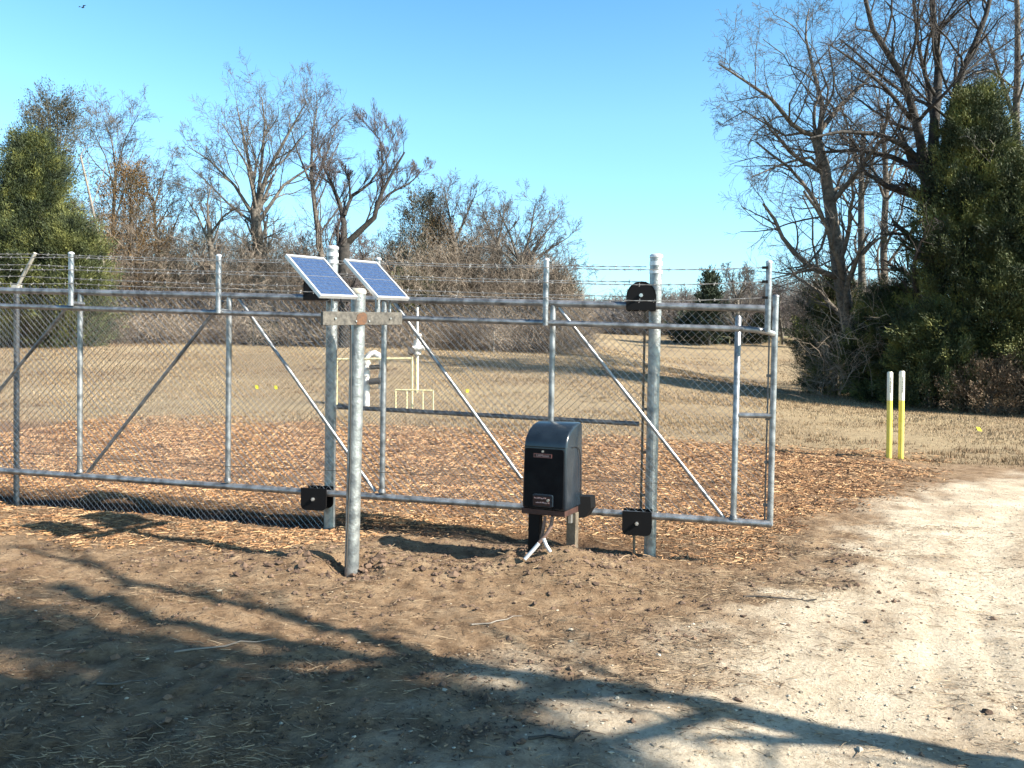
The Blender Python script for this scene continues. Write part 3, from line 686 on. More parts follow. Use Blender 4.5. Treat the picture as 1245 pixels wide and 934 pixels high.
# ------------------------------------------------------------------ yellow markers and flags
def marker(px, yt, yb, label, wd=.05):
    b = ongrd(px, yb); b = at(px, yb, 15.6); g0 = Gs(b[0], b[1]); t = at(px, yt, 15.6)
    root = empty('marker_post', (b[0], b[1], g0), label, 'marker post', 'yellow and white marker posts beside the drive')
    top = t[2]; tx_ = at(px+1.2, yt, 15.6)[0]
    zs = at(px, 487, 15.6)[2]
    sk = lambda zz: np.array([b[0]+(tx_-b[0])*(zz-g0)/(top-g0), b[1], zz])
    MB().tube([sk(g0-.2), sk(zs)], wd, 16).build('yellow_sleeve', M['yellow'], root)
    w_ = MB().tube([sk(zs+.001), sk(top-.02), sk(top)], [wd*1.02, wd*1.02, wd*.7], 16).build('white_top', M['white'], root)
    text('lettering', 'WARNING', .062, sk((zs+top)/2+.02)+np.array([-.0,-wd*1.04-.002,0]), z, np.array([-1.,0,0]), M['ink'], w_)
marker(1081, 452, 549.5, 'left one of the two yellow marker posts with white tops')
marker(1095.5, 451, 547, 'right one of the two yellow marker posts with white tops')
def flag(px, py, h, dep, label, lean=.3, small=1.0):
    b = at(px, py, dep); g0 = Gs(b[0], b[1]); root = empty('marker_flag', (b[0], b[1], g0), label, 'flag', 'small yellow marker flags in the grass')
    b = np.array([b[0], b[1], g0-.03]); t = b+np.array([-lean*h, .02, h])
    MB().tube([b, t], .004, 5).build('stake', M['bark_dark'], root)
    w_ = .115*small; d = (b-t)/np.linalg.norm(b-t)
    MB().prism([t, t+np.array([w_*.9, 0, -.01]), t+d*w_*1.1+np.array([w_*.95, .01, 0]), t+d*w_*1.0], np.array([0,.003,0])).build('flag_sheet', M['flag'], root)
flag(1196, 520, .34, 20, 'small leaning yellow marker flag in the grass right of the marker posts', .55)
flag(311, 484, .40, 27, 'small yellow marker flag furthest left, in the dry field behind the gate', .1)
flag(333, 485, .40, 27, 'small yellow marker flag just right of the furthest left one', .0)
flag(566, 488, .50, 27, 'small yellow marker flag right of the yellow railing behind the gate', .0)

# ------------------------------------------------------------------ pipeline equipment in the field
def thing_at(name, px, py, dep, label, cat, group=None):
    b = at(px, py, dep); g0 = Gs(b[0], b[1]); return empty(name, (b[0], b[1], g0), label, cat, group), g0
DR = 24.5
rl, g0 = thing_at('railing', 455, 497, DR, 'pale yellow pipe railing around the white riser', 'railing')
for px, yt, yb in ((409,436,495),(501,434,499)):
    MB().tube([at(px,yb+6,DR), at(px,yt,DR)], .035, 8).build('post', M['yrail'], rl)
MB().tube([at(506.5,478,DR+1.2), at(506.5,436,DR+1.2)], .032, 8).build('post', M['yrail'], rl)
MB().tube([at(409,437,DR), at(501,436,DR)], .035, 8).build('top_bar', M['yrail'], rl)
r2, g0 = thing_at('low_railing', 505, 497, DR-.3, 'low pale yellow railing with four short legs behind the gate', 'railing')
MB().tube([at(480,474,DR-.3), at(527,475,DR-.3)], .024, 8).build('top_bar', M['yrail'], r2)
for px in (481,494.5,514,526.5): MB().tube([at(px,503,DR-.3), at(px,474,DR-.3)], .024, 8).build('post', M['yrail'], r2)
rs, g0 = thing_at('valve_riser', 455, 490, DR+.3, 'white arched pipe riser with a dark valve, seen between post and gate', 'pipe riser')
D = DR+.3
arch = [(445.5,496),(445.5,440),(447,434),(451,430.5),(456,430),(461,433),(464,438),(465,444),(465,458)]
MB().tube([at(a_,b_,D) for a_, b_ in arch], .10, 12).build('pipe', M['pipewhite'], rs)
MB().tube([at(464,470,D), at(464,496,D)], .06, 10).tube([at(464,456,D), at(464,472,D)], .10, 12).build('meter_body', M['pipewhite'], rs)
MB().tube([at(449,447,D-.15), at(462,446,D-.15)], .07, 10).build('valve_body', M['cable'], rs)
MB().tube([at(449,464,D-.15), at(463,463,D-.15)], .10, 10).build('regulator', M['cable'], rs)
MB().tube([at(445.5,440,D), at(445.5,443,D)], .12, 14).build('flange', M['pipewhite'], rs)
MB().tube([at(445.5,455,D), at(445.5,457.5,D)], .12, 14).build('flange', M['pipewhite'], rs)
vr, g0 = thing_at('vent_riser', 508, 470, 30, 'white vertical vent pipe with flanges above the yellow railing', 'pipe riser')
MB().tube([at(507.5,476,30), at(507.5,374,30)], .045, 10).build('pipe', M['pipewhite'], vr)
MB().tube([at(507.5,406,30), at(507.5,409,30)], .15, 14).tube([at(507.5,414,30), at(507.5,431,30)], .14, 14).tube([at(502,424,29.9), at(516,423,29.9)], .10, 12).build('valve_body', M['pipewhite'], vr)
MB().tube([at(500,426,29.7), at(500,428,29.9)], .13, 14).build('hand_wheel', M['cable'], vr)
for k, (px, yb, yt, lb) in enumerate(((168,421,397,'thin dark field post left of the third gate brace'),(308,423,402,'thin dark field post near the dark box beyond the gate'),(350,424,396,'thin dark field post behind the left solar panel'),(600,432,405,'thin pale field post in front of the woods'))):
    r_, g0 = thing_at('field_post', px, yb, 52, lb, 'post', 'thin posts at the back of the field')
    b = np.array(r_.location); MB().tube([b-z*.2, b+z*1.35], .04, 6).build('post', M['cable'] if k < 3 else M['bark_pale'], r_)
bx, g0 = thing_at('utility_shed', 322, 424, 54, 'low dark utility shelter at the wood edge behind the left panels', 'shed')
b = np.array(bx.location)
MB().box(b+z*.75, (1,0,0), (0,1,0), z, .9, .6, .75).build('wall', M['cedar_far'], bx); MB().prism([b+np.array([-1.05,-.75,1.5]), b+np.array([1.05,-.75,1.5]), b+np.array([1.05,.75,1.62]), b+np.array([-1.05,.75,1.62])], z*.08).build('roof', M['galv_dull'], bx)
def hframe(px, wpx, lb):
    r_, g0 = thing_at('field_frame', px, 414, 98, lb, 'frame', 'pale frames at the far end of the field'); b = np.array(r_.location); w_ = wpx*.098/2
    for s in (-1, 1): MB().tube([b+np.array([s*w_,0,-.2]), b+np.array([s*w_,0,.95])], .07, 6).build('post', M['yrail'], r_)
    MB().tube([b+np.array([-w_,0,.9]), b+np.array([w_,0,.9])], .07, 6).build('top_bar', M['yrail'], r_)
hframe(955, 13, 'pale wooden frame at the far field end, right of the gate'); hframe(880, 14, 'pale wooden frame at the far field end, seen through the gate mesh')
# bird
bp = at(100.5, 9, 60); bird = MB()
bird.tube([bp+np.array([-.10,.0,-.03]), bp+np.array([0,0,-.02]), bp+np.array([.08,0,.0]), bp+np.array([.13,0,.0])], [.01,.05,.04,.008], 8)
for s, a in ((-1,(-.32,.05,.02)),(1,(.28,-.05,.13))):
    m_ = np.array(a)*.5+np.array([0,0,.03]); bird.prism([bp, bp+m_+np.array([.05,0,0]), bp+np.array(a), bp+m_-np.array([.07,.1,0])], (0,0,.01))
tag(bird.build('bird', M['bird']), 'small dark bird flying high at the upper left of the sky', 'bird')

# ------------------------------------------------------------------ trees
def tubes_np(P, R, k):
    N_, n, _ = P.shape
    Tn = np.gradient(P, axis=1); Tn /= np.linalg.norm(Tn, axis=2, keepdims=True)+1e-9
    ref = np.where(np.abs(Tn[:, :1, 2:3]) < .9, np.array([0, 0, 1.]), np.array([1., 0, 0]))
    ref = np.broadcast_to(ref, Tn.shape); u = np.cross(Tn, ref); u /= np.linalg.norm(u, axis=2, keepdims=True)+1e-9; w = np.cross(u, Tn)
    a = np.arange(k)*2*math.pi/k
    V = P[:, :, None]+R[:, :, None, None]*(u[:, :, None]*np.cos(a)[None, None, :, None]+w[:, :, None]*np.sin(a)[None, None, :, None])
    id_ = np.arange(N_*n*k).reshape(N_, n, k); A = id_[:, :-1]; B = id_[:, 1:]
    return V.reshape(-1, 3), np.stack([A, np.roll(A, -1, 2), np.roll(B, -1, 2), B], -1).reshape(-1, 4)
def unit(v): return v/(np.linalg.norm(v, axis=-1, keepdims=True)+1e-9)
def walk(rg, S, D, L, R, n, wander, trop, taper=.35):
    N_ = len(S); P = np.zeros((N_, n, 3)); P[:, 0] = S; d = unit(D); st = (L/(n-1))[:, None]
    for i in range(1, n):
        d = unit(d+rg.normal(0, wander, (N_, 3))+np.array([0, 0, trop])); P[:, i] = P[:, i-1]+d*st
    t = np.linspace(0, 1, n)[None]; return P, R[:, None]*(1-(1-taper)*t)
def spawn(rg, P, R, L, K, f0, ang, lr, rr, minr):
    N_, n, _ = P.shape; K_ = K
    f = (f0+(1-f0)*(np.arange(K_)[None]+rg.random((N_, K_)))/K_).clip(0, .999)*(n-1)
    i = f.astype(int); t = (f-i)[..., None]; I = np.arange(N_)[:, None]
    p = P[I, i]*(1-t)+P[I, i+1]*t; d = unit(P[I, i+1]-P[I, i]); r = R[I, i]*(1-t[..., 0])+R[I, i+1]*t[..., 0]
    q = unit(np.cross(d, rg.normal(0, 1, d.shape))); a = rg.uniform(ang[0], ang[1], (N_, K_))[..., None]
    D = d*np.cos(a)+q*np.sin(a)
    fl = f/(n-1); Lc = L[:, None]*lr*(1.15-.55*fl)*rg.uniform(.6, 1.25, (N_, K_))
    Rc = np.maximum(r*rr*rg.uniform(.75, 1.1, r.shape), minr)
    return p.reshape(-1, 3), D.reshape(-1, 3), Lc.ravel(), Rc.ravel()
def bare_tree(loc, label, trunkmat, twigmat, P0, R0_, L0, levels, seed, group=None, name='bare_tree', minr=.009, n0=9):
    """levels: list of (K, f0, (angmin,angmax), len ratio, rad ratio, wander, trop)"""
    rg = np.random.default_rng(seed)
    root = empty(name, loc, label, 'tree', group)
    P, R, L = P0, R0_, L0; tv, tf_, cv_, cf = [], [], [], []; nb = 0; cb_ = 0
    V, Fq = tubes_np(P, R, 9); tv.append(V); tf_.append(Fq); nb = len(V)
    for li, (K, f0, ang, lr, rr, wan, tr) in enumerate(levels):
        S, D, Lc, Rc = spawn(rg, P, R, L, K, f0, ang, lr, rr, minr)
        n = 7 if li == 0 else (6 if li == 1 else (5 if li < 4 else 4))
        P, R = walk(rg, S, D, Lc, Rc, n, wan, tr, .35 if li < 2 else .55); L = Lc
        V, Fq = tubes_np(P, R, 6 if li == 0 else (4 if li == 1 else 3))
        if li < 1: tf_.append(Fq+nb); tv.append(V); nb += len(V)
        else: cf.append(Fq+cb_); cv_.append(V); cb_ += len(V)
    npmesh('trunk', np.concatenate(tv), np.concatenate(tf_), trunkmat, root, True)
    npmesh('crown', np.concatenate(cv_), np.concatenate(cf), twigmat, root, False)
    return root
def chain(pxs, dep, dd=0, n=9):           # resample image-space polyline at a depth into a 3-D limb with depth drift dd
    A = np.array([at(a_, b_, dep+dd*i/max(1, len(pxs)-1)) for i, (a_, b_) in enumerate(pxs)])
    s = np.concatenate([[0], np.cumsum(np.linalg.norm(np.diff(A, axis=0), axis=1))]); t = np.linspace(0, s[-1], n)
    return np.stack([np.interp(t, s, A[:, k]) for k in range(3)], -1), s[-1]
def hero(dep, base, limbs, label, tm, wm, levels, seed, minr=.01, group=None):
    """limbs: list of (pixel polyline, r0, r1, depth drift)"""
    Ps, Rs, Ls = [], [], []; rg = random.Random(seed)
    for pts, r0, r1, dd in limbs:
        P, L = chain(pts, dep+(rg.uniform(-.2,.2) if dd else 0), dd); Ps.append(P); Rs.append(np.linspace(r0*1.12, r1*1.25, 9)); Ls.append(L)
    b = at(*base, dep); gz_ = Gs(b[0], b[1]); Ps[0][0][2] = min(Ps[0][0][2], gz_-.3)
    return bare_tree((b[0], b[1], gz_), label, tm, wm, np.array(Ps), np.array(Rs), np.array(Ls), levels, seed, group, minr=minr)
A1 = (.35, 1.0)
LV = [(11,.18,(.5,1.2),.48,.46,.17,.03),(7,.15,A1,.55,.5,.18,.02),(5,.2,A1,.55,.6,.17,.02),(3,.2,A1,.62,.7,.16,.02)]
# --- right-hand trees
hero(37, (1047,470), [([(1048,478),(1041,440),(1030,385),(1019,320),(1010,255),(1001,195),(991,165)],.36,.17,0),
     ([(991,165),(968,158),(940,122),(908,100),(874,78)],.11,.025,-2), ([(996,170),(1000,130),(990,90),(978,40),(984,10)],.12,.02,1.5),
     ([(996,160),(1022,128),(1048,104),(1060,88)],.13,.03,2), ([(1003,210),(985,190),(950,200),(915,215)],.07,.02,-2),
     ([(1010,255),(1000,300),(975,330),(935,340)],.07,.018,-2), ([(1008,232),(1035,225),(1050,195)],.08,.03,2.5), ([(985,160),(955,165),(905,135),(880,150)],.06,.015,2)],
     'tall bare oak with a leaning grey trunk at the left edge of the right-hand trees', M['bark_mid'], M['twig'], LV, 101, .0065)
hero(35, (1138,470), [([(1138,480),(1138,400),(1136,300),(1132,215)],.42,.33,0),
     ([(1132,225),(1136,150),(1142,90),(1134,20),(1132,-60)],.22,.06,1), ([(1128,215),(1112,140),(1094,85),(1062,40),(1045,-30)],.19,.05,-1.5),
     ([(1142,215),(1156,140),(1168,90),(1196,30),(1215,-50)],.18,.05,-1), ([(1126,208),(1105,180),(1070,163),(1020,160),(985,168)],.14,.03,-2),
     ([(1124,212),(1090,192),(1045,182),(990,186),(950,178)],.12,.025,2.5), ([(1150,190),(1160,120),(1163,70),(1180,58)],.12,.03,3),
     ([(1136,160),(1130,110),(1117,60),(1108,-20)],.11,.03,3), ([(1112,150),(1080,110),(1040,75),(1010,55)],.09,.02,-3)],
     'broad bare oak whose dark forked limbs rise above the green cedar on the right', M['bark_dark'], M['twig_dark'], LV, 102, .0065)
hero(39, (1236,470), [([(1236,480),(1236,350),(1238,220),(1234,120),(1240,40),(1230,-60)],.26,.07,0), ([(1238,160),(1215,90),(1200,45),(1170,20)],.10,.02,-1), ([(1238,220),(1262,120),(1280,30)],.12,.03,1), ([(1236,110),(1205,85),(1180,90)],.05,.015,-2)],
     'slender bare tree at the right edge behind the cedar', M['bark_mid'], M['twig_dark'], LV, 103, .0065)
hero(45, (1048,455), [([(1050,465),(1049,390),(1047,300),(1047,215),(1050,160)],.22,.10,0), ([(1047,215),(1035,170),(1020,120)],.09,.02,1), ([(1048,240),(1062,190),(1075,140)],.09,.02,-1)],
     'bare tree standing just behind the leaning oak', M['bark_mid'], M['twig'], LV, 104, .009)
hero(47, (1076,455), [([(1078,465),(1077,380),(1074,300),(1078,210),(1072,150)],.24,.10,0), ([(1076,230),(1092,180),(1110,120)],.09,.02,1), ([(1075,240),(1060,200),(1045,170)],.08,.02,-1)],
     'bare grey tree between the leaning oak and the tall cedar', M['bark_mid'], M['twig'], LV, 105, .009)
hero(33, (1262,480), [([(1262,488),(1258,380),(1250,250),(1236,170),(1225,215),(1200,225)],.06,.02,0), ([(1258,330),(1235,300),(1232,268),(1215,262)],.05,.015,-1)],
     'thin pale dead branch tree hanging before the cedar at the right edge', M['bark_pale'], M['bark_pale'], [(6,.2,A1,.3,.5,.3,0),(4,.2,A1,.5,.6,.3,0),(3,.2,A1,.5,.6,.3,0)], 106, .010)

def leaves_np(rg, C, D, ln, wd):
    n = len(C); s = unit(np.cross(D, rg.normal(0, 1, (n, 3))))
    V = np.stack([C, C+D*ln[:, None]*.5+s*wd[:, None]/2, C+D*ln[:, None], C+D*ln[:, None]*.5-s*wd[:, None]/2], 1)
    return V.reshape(-1, 3), np.arange(n*4).reshape(-1, 4)
def evergreen(name, px, yb, dep, ytop, wpx, label, m, seed, nclump=650, per=70, lsz=.16, shape='cone', group=None, trunkr=.18, gaps=.0, rough=.34, blow=.10, csz=.42):
    rg = np.random.default_rng(seed); b = at(px, yb, dep); g0 = Gs(b[0], b[1]); top = at(px, ytop, dep)[2]; H = top-g0; Rm = wpx*dep/F/2
    root = empty(name, (b[0], b[1], g0), label, 'tree', group)
    h = rg.random(nclump*2)**(.85); 
    if shape == 'cone': prof = (1-h)**.72*np.minimum(1, .45+h*4)
    elif shape == 'spire': prof = (1-h)**1.15*np.minimum(1, .6+h*3)+.05
    elif shape == 'bush': prof = np.sqrt(np.clip(1-(h*1.0)**2.4, 0, 1))*np.minimum(1, .7+h*2)
    else: prof = np.sin(np.pi*np.clip(h*.85+.15, 0, 1))**.6
    a = rg.random(len(h))*2*math.pi
    lump = 1+rough*(2*vnoise(a*1.6+seed, h*7, seed)-1)+rough*.7*(2*vnoise(a*4.5, h*16, seed+5)-1)
    hol = vnoise(a*3+9, h*11, seed+2) > gaps
    rr = np.clip(rg.random(len(h))**.55, .12, 1)*Rm*prof*lump
    C = np.stack([b[0]+rr*np.cos(a), b[1]+rr*np.sin(a), g0+H*(blow+(1-blow)*h)-.2], -1)[hol][:nclump]
    A_ = a[hol][:nclump]; hh = h[hol][:nclump]; n = len(C)
    out = np.stack([np.cos(A_), np.sin(A_), .55+.9*hh], -1)
    cs = csz*rg.uniform(.6, 1.4, n)
    # every clump is a spray: it narrows along its own leaning axis
    ax_ = unit(out+rg.normal(0, .35, (n, 3))); u = rg.random((n, per, 1))
    q = rg.normal(0, 1, (n, per, 3))*(.36*(1-u*.8)+.03)
    Q_ = C[:, None]+(q+ax_[:, None]*(u*2.0-.5))*cs[:, None, None]
    D = unit(ax_[:, None]*1.2+rg.normal(0, .42, (n, per, 3))); 
    ln = lsz*rg.uniform(.5, 1.4, n*per); wd = ln*rg.uniform(.17, .32, n*per)
    V, Fq = leaves_np(rg, Q_.reshape(-1, 3), D.reshape(-1, 3), ln, wd)
    npmesh('crown', V, Fq, m, root)
    tp = np.array([[b[0], b[1], g0-.3], [b[0]+.1, b[1], g0+H*.4], [b[0]-.05, b[1], g0+H*.95]]); mb = MB().tube(tp, [trunkr, trunkr*.6, .03], 9)
    for k in range(26):
        c = C[rg.integers(n)]; hz = g0+(c[2]-g0)*.75; mb.tube([[b[0], b[1], hz], [(b[0]+c[0])/2, (b[1]+c[1])/2, (hz+c[2])/2-.05], c], [.045,.03,.01], 5, False)
    mb.build('trunk', M['bark_mid'], root)
    return root
evergreen('cedar_tree', 1176, 478, 33, 118, 190, 'large dense green cedar on the right behind the marker posts', M['cedar_dark'], 201, 1500, 200, .12, 'cone', rough=.42, csz=.62)
evergreen('cedar_tree', 1240, 482, 31.5, 200, 150, 'olive-green cedar cut by the right edge of the picture', M['cedar'], 202, 1100, 200, .12, 'cone', rough=.42, csz=.58)
evergreen('cedar_bush', 1013, 462, 39, 338, 84, 'rounded dark cedar bush left of the leaning oak trunk', M['cedar_dark'], 203, 560, 170, .11, 'bush', blow=.03, rough=.4)
evergreen('cedar_bush', 1078, 474, 35, 352, 110, 'low dark green cedar bush between the oak trunk and the tall cedar', M['cedar_dark'], 204, 700, 170, .11, 'bush', blow=.02, rough=.4)
evergreen('cedar_bush', 1062, 462, 37, 365, 56, 'yellow-green young cedar beside the leaning oak trunk', M['cedar'], 205, 180, 120, .12, 'bush', blow=.02)
evergreen('cedar_bush', 1130, 480, 32.5, 380, 110, 'low dark cedar bush at the foot of the large cedar', M['cedar_dark'], 206, 700, 170, .11, 'bush', blow=.02, rough=.4)
evergreen('cedar_tree', 862, 415, 95, 337, 27, 'small dark pointed cedar at the far end of the field', M['cedar_far'], 207, 260, 40, .4, 'cone', csz=.8, rough=.25)
evergreen('leafy_shrub', 1200, 490, 30.5, 440, 110, 'brown-leaved shrub at the foot of the olive cedar', M['deadleaf'], 208, 420, 60, .09, 'bush', blow=.0, csz=.36)
evergreen('leafy_shrub', 1268, 492, 29.5, 425, 90, 'brown-leaved shrub at the right edge below the cedar', M['deadleaf'], 209, 320, 60, .09, 'bush', blow=.0, csz=.36)
# --- left-hand trees
evergreen('cedar_tree', 40, 432, 50, 180, 150, 'dense green pointed cedar at the left edge behind the fence', M['cedar_dark'], 210, 1500, 190, .15, 'cone', rough=.5, csz=.95, blow=.0)
evergreen('cedar_tree', 88, 432, 49, 275, 74, 'lower yellow-green cedar at the right foot of the pointed one', M['cedar'], 218, 600, 170, .15, 'egg', rough=.4, csz=.8, blow=.0)
evergreen('cedar_tree', -22, 432, 48, 215, 90, 'dark cedar half outside the left edge', M['cedar_dark'], 211, 600, 170, .15, 'cone', rough=.4, csz=.9, blow=.0)
evergreen('cedar_tree', 70, 430, 56, 119, 340, 'tall ragged grey-green cedar rising behind the dense left one', M['cedar_grey'], 212, 330, 150, .15, 'spire', gaps=.50, rough=.9, csz=.95, blow=.2)
evergreen('russet_oak', 158, 432, 57, 205, 84, 'small oak still holding russet leaves right of the left cedars', M['rustleaf'], 213, 420, 42, .18, 'egg', gaps=.25, rough=.35, csz=.8, blow=.25)
evergreen('cedar_tree', 512, 432, 60, 238, 84, 'grey-olive cedar behind the right solar panel', M['cedar_grey'], 214, 300, 70, .18, 'egg', gaps=.2, rough=.4, csz=.8, blow=.1)
evergreen('cedar_tree', 532, 432, 61, 262, 70, 'russet-leaved tree right of the grey-olive cedar', M['rustleaf'], 215, 300, 50, .16, 'egg', gaps=.3, rough=.4, csz=.8, blow=.1)
evergreen('cedar_bush', 500, 432, 57, 340, 60, 'low dark cedar bush behind the right solar panel', M['cedar_dark'], 216, 220, 60, .22, 'bush', csz=.7)
evergreen('cedar_bush', 682, 432, 60, 345, 44, 'low olive cedar bush at the right end of the left woods', M['cedar_grey'], 217, 180, 60, .22, 'bush', csz=.7)
LW = [(9,.2,(.35,.95),.50,.48,.14,.05),(6,.15,(.3,.95),.58,.52,.16,.04),(5,.2,(.3,1.0),.60,.6,.16,.03),(3,.2,(.3,1.0),.66,.8,.14,.03)]
hero(58, (318,432), [([(318,440),(318,360),(314,300),(310,255)],.38,.28,0), ([(312,260),(306,215),(296,165),(288,130)],.17,.03,1), ([(310,262),(325,210),(352,160),(372,125)],.18,.03,-1),
     ([(308,262),(285,225),(255,195),(228,178)],.13,.02,-2), ([(312,258),(318,200),(322,150),(318,118)],.15,.03,2), ([(316,268),(345,225),(382,200),(395,165)],.13,.02,2), ([(306,270),(280,250),(245,215),(232,205)],.09,.02,2), ([(312,255),(300,200),(270,150)],.10,.02,-3)],
     'largest bare tree of the left woods with a broad round crown', M['bark_mid'], M['twig'], LW, 301, .009)
hero(60, (398,432), [([(396,440),(396,350),(385,270),(378,210)],.24,.12,0), ([(378,215),(380,160),(386,130),(384,108)],.10,.02,1), ([(380,230),(400,180),(410,150)],.09,.02,-1), ([(376,220),(360,180),(352,150)],.08,.02,2)],
     'tall bare tree behind the left solar panel, its tip highest of the left woods', M['bark_mid'], M['twig_purple'], LW, 302, .009)
hero(52, (418,432), [([(419,440),(419,370),(418,330),(418,296)],.34,.30,0), ([(418,300),(418,265),(410,240),(395,205),(392,190)],.20,.04,1), ([(418,300),(434,284),(455,265),(461,240),(480,205),(492,185)],.20,.04,-1),
     ([(419,262),(426,240),(448,225),(466,200),(476,180)],.11,.03,1.5), ([(426,242),(424,215),(416,205)],.07,.02,-1), ([(460,250),(474,235),(500,222),(515,205)],.08,.02,1), ([(404,225),(390,215),(372,205)],.06,.02,-1), ([(466,200),(462,170),(440,145)],.06,.015,2)],
     'dark-trunked bare tree forking wide above the two solar panels', M['bark_dark'], M['twig_purple'], [(10,.25,(.3,.8),.40,.42,.11,.10),(7,.2,(.25,.7),.58,.5,.11,.10),(5,.2,(.25,.7),.6,.65,.11,.08),(4,.2,(.25,.7),.65,.8,.1,.06)], 303, .009)
hero(55, (258,432), [([(260,440),(259,370),(257,310),(254,270)],.20,.13,0), ([(256,300),(240,262),(226,240)],.09,.02,1), ([(256,285),(272,262),(290,252)],.09,.02,-1), ([(254,275),(252,245),(258,222)],.08,.02,0)],
     'small forked bare tree left of the largest one', M['bark_mid'], M['twig'], LW, 304, .009)
hero(62, (140,432), [([(138,440),(136,350),(138,260),(141,205)],.16,.08,0), ([(141,210),(136,170),(122,135)],.06,.015,1), ([(140,215),(152,170),(168,140)],.06,.015,-1), ([(140,235),(128,190),(108,150)],.05,.015,2)],
     'thin bare tree with fine twigs behind the ragged cedar', M['bark_mid'], M['twig'], LW, 305, .010)
hero(54, (136,432), [([(138,440),(128,330),(112,250),(98,190)],.09,.05,0), ([(112,250),(125,215),(128,200)],.03,.01,1)],
     'pale leaning bare trunk in front of the russet oak', M['bark_pale'], M['bark_pale'], [(5,.4,A1,.2,.4,.2,.03),(4,.2,A1,.5,.6,.3,0)], 306, .012)
hero(62, (190,432), [([(190,440),(192,350),(190,290),(186,240)],.15,.07,0), ([(188,250),(198,215),(205,195)],.06,.015,1), ([(188,260),(178,228),(176,205)],.06,.015,-1), ([(190,280),(206,250),(222,240)],.05,.015,-1)],
     'small bare tree right of the russet oak', M['bark_mid'], M['twig'], LW, 307, .009)
hero(60, (560,432), [([(560,440),(558,370),(556,320),(552,290)],.24,.16,0), ([(552,292),(545,255),(540,228)],.10,.02,1), ([(553,295),(570,255),(580,232)],.10,.02,-1), ([(552,300),(530,275),(520,250)],.08,.02,1), ([(554,310),(585,285),(598,262)],.08,.02,2)],
     'bare tree with a rounded crown right of the olive cedar', M['bark_mid'], M['twig'], LW, 308, .009)
hero(58, (634,432), [([(634,440),(633,380),(634,345),(632,318)],.24,.18,0), ([(632,322),(620,285),(606,255)],.11,.02,1), ([(633,322),(645,285),(650,250)],.11,.02,-1), ([(634,330),(665,305),(692,288)],.11,.02,1), ([(634,335),(672,325),(704,322)],.09,.02,-1), ([(632,325),(610,305),(590,300)],.08,.02,-2), ([(634,325),(662,285),(680,262)],.09,.02,2)],
     'wide-crowned bare oak at the right end of the left woods', M['bark_mid'], M['twig'], LW, 309, .009)
hero(64, (600,432), [([(600,440),(602,370),(604,320),(606,290)],.2,.12,0), ([(606,295),(612,262),(616,248)],.08,.02,1), ([(606,300),(590,268),(586,250)],.08,.02,-1)],
     'bare tree between the two round-crowned trees of the left woods', M['bark_mid'], M['twig'], LW, 310, .009)

# filler trees of the wood, copies of three grown ones
def filler(seed, H):
    rg = np.random.default_rng(seed); P, R = walk(rg, np.array([[0,0,-.3]]), np.array([[.05,0,1.]]), np.array([H*.75]), np.array([.17]), 9, .06, .05)
    t = bare_tree((0,0,0), 'bare grey-brown tree in the crowded wood at the back of the field', M['bark_mid'], M['twig'] if seed % 2 else M['twig_purple'], P, R, np.array([H*.75]),
        [(16,.2,(.4,1.1),.48,.5,.14,.06),(7,.15,(.4,1.0),.55,.55,.14,.04),(5,.2,(.3,.9),.6,.6,.13,.04),(4,.2,(.3,.9),.66,.8,.12,.04)], seed, 'bare trees filling the wood', minr=.012)
    return t
FT = [filler(s, 9.0) for s in (401, 402, 403)]
rgf = random.Random(5); used = [0,0,0]
spots = [(px, rgf.uniform(57, 75), top) for px, top in ((-30,250),(15,262),(95,235),(120,262),(170,250),(205,262),(222,280),(240,270),(268,268),(285,282),(300,290),(338,262),(356,272),(372,280),(404,290),(440,296),(452,282),(476,270),(492,262),(528,256),(545,270),(574,258),(590,272),(614,276),(628,292),(648,282),(664,296),(684,306),(462,320),(388,262))]
for i, (px, dep, top) in enumerate(spots):
    k = i % 3; o = FT[k] if not used[k] else copytree(FT[k]); used[k] = 1
    b = at(px, 436, dep); g0 = Gs(b[0], b[1]); h = at(px, top, dep)[2]-g0; s = h/8.6
    o.location = (b[0], b[1], g0); o.scale = (s*rgf.uniform(.8,1.1), s, s); o.rotation_euler = (0, 0, rgf.random()*6.28)
# far trees beyond the field on the right
rgf = random.Random(9)
for i, (px, dep, top) in enumerate(((745,118,352),(770,122,348),(800,112,345),(815,118,352),(835,108,348),(852,116,350),(880,104,350),(900,96,326),(912,110,340),(925,100,345),(952,98,338),(970,94,330),(985,100,340),(1000,92,345),(720,125,356),(1025,100,345),(1050,96,350))):
    o = copytree(FT[i % 3]); b = at(px, 414, dep); g0 = Gs(b[0], b[1]); s = (at(px, top, dep)[2]-g0)/8.6
    o.location = (b[0], b[1], g0); o.scale = (s*rgf.uniform(1.1,1.5), s*1.2, s); o.rotation_euler = (0, 0, rgf.random()*6.28)
    tag(o, 'bare grey tree in the distant row at the far end of the field', 'tree', 'distant bare trees beyond the field')
hero(88, (898,418), [([(898,425),(897,385),(896,362)],.26,.18,0), ([(896,365),(890,345),(885,332)],.1,.03,1), ([(896,365),(906,342),(912,328)],.1,.03,-1)],
     'rounded bare oak in the distance left of the gate end, beside the small pointed cedar', M['bark_mid'], M['twig'], LW, 311, .02)

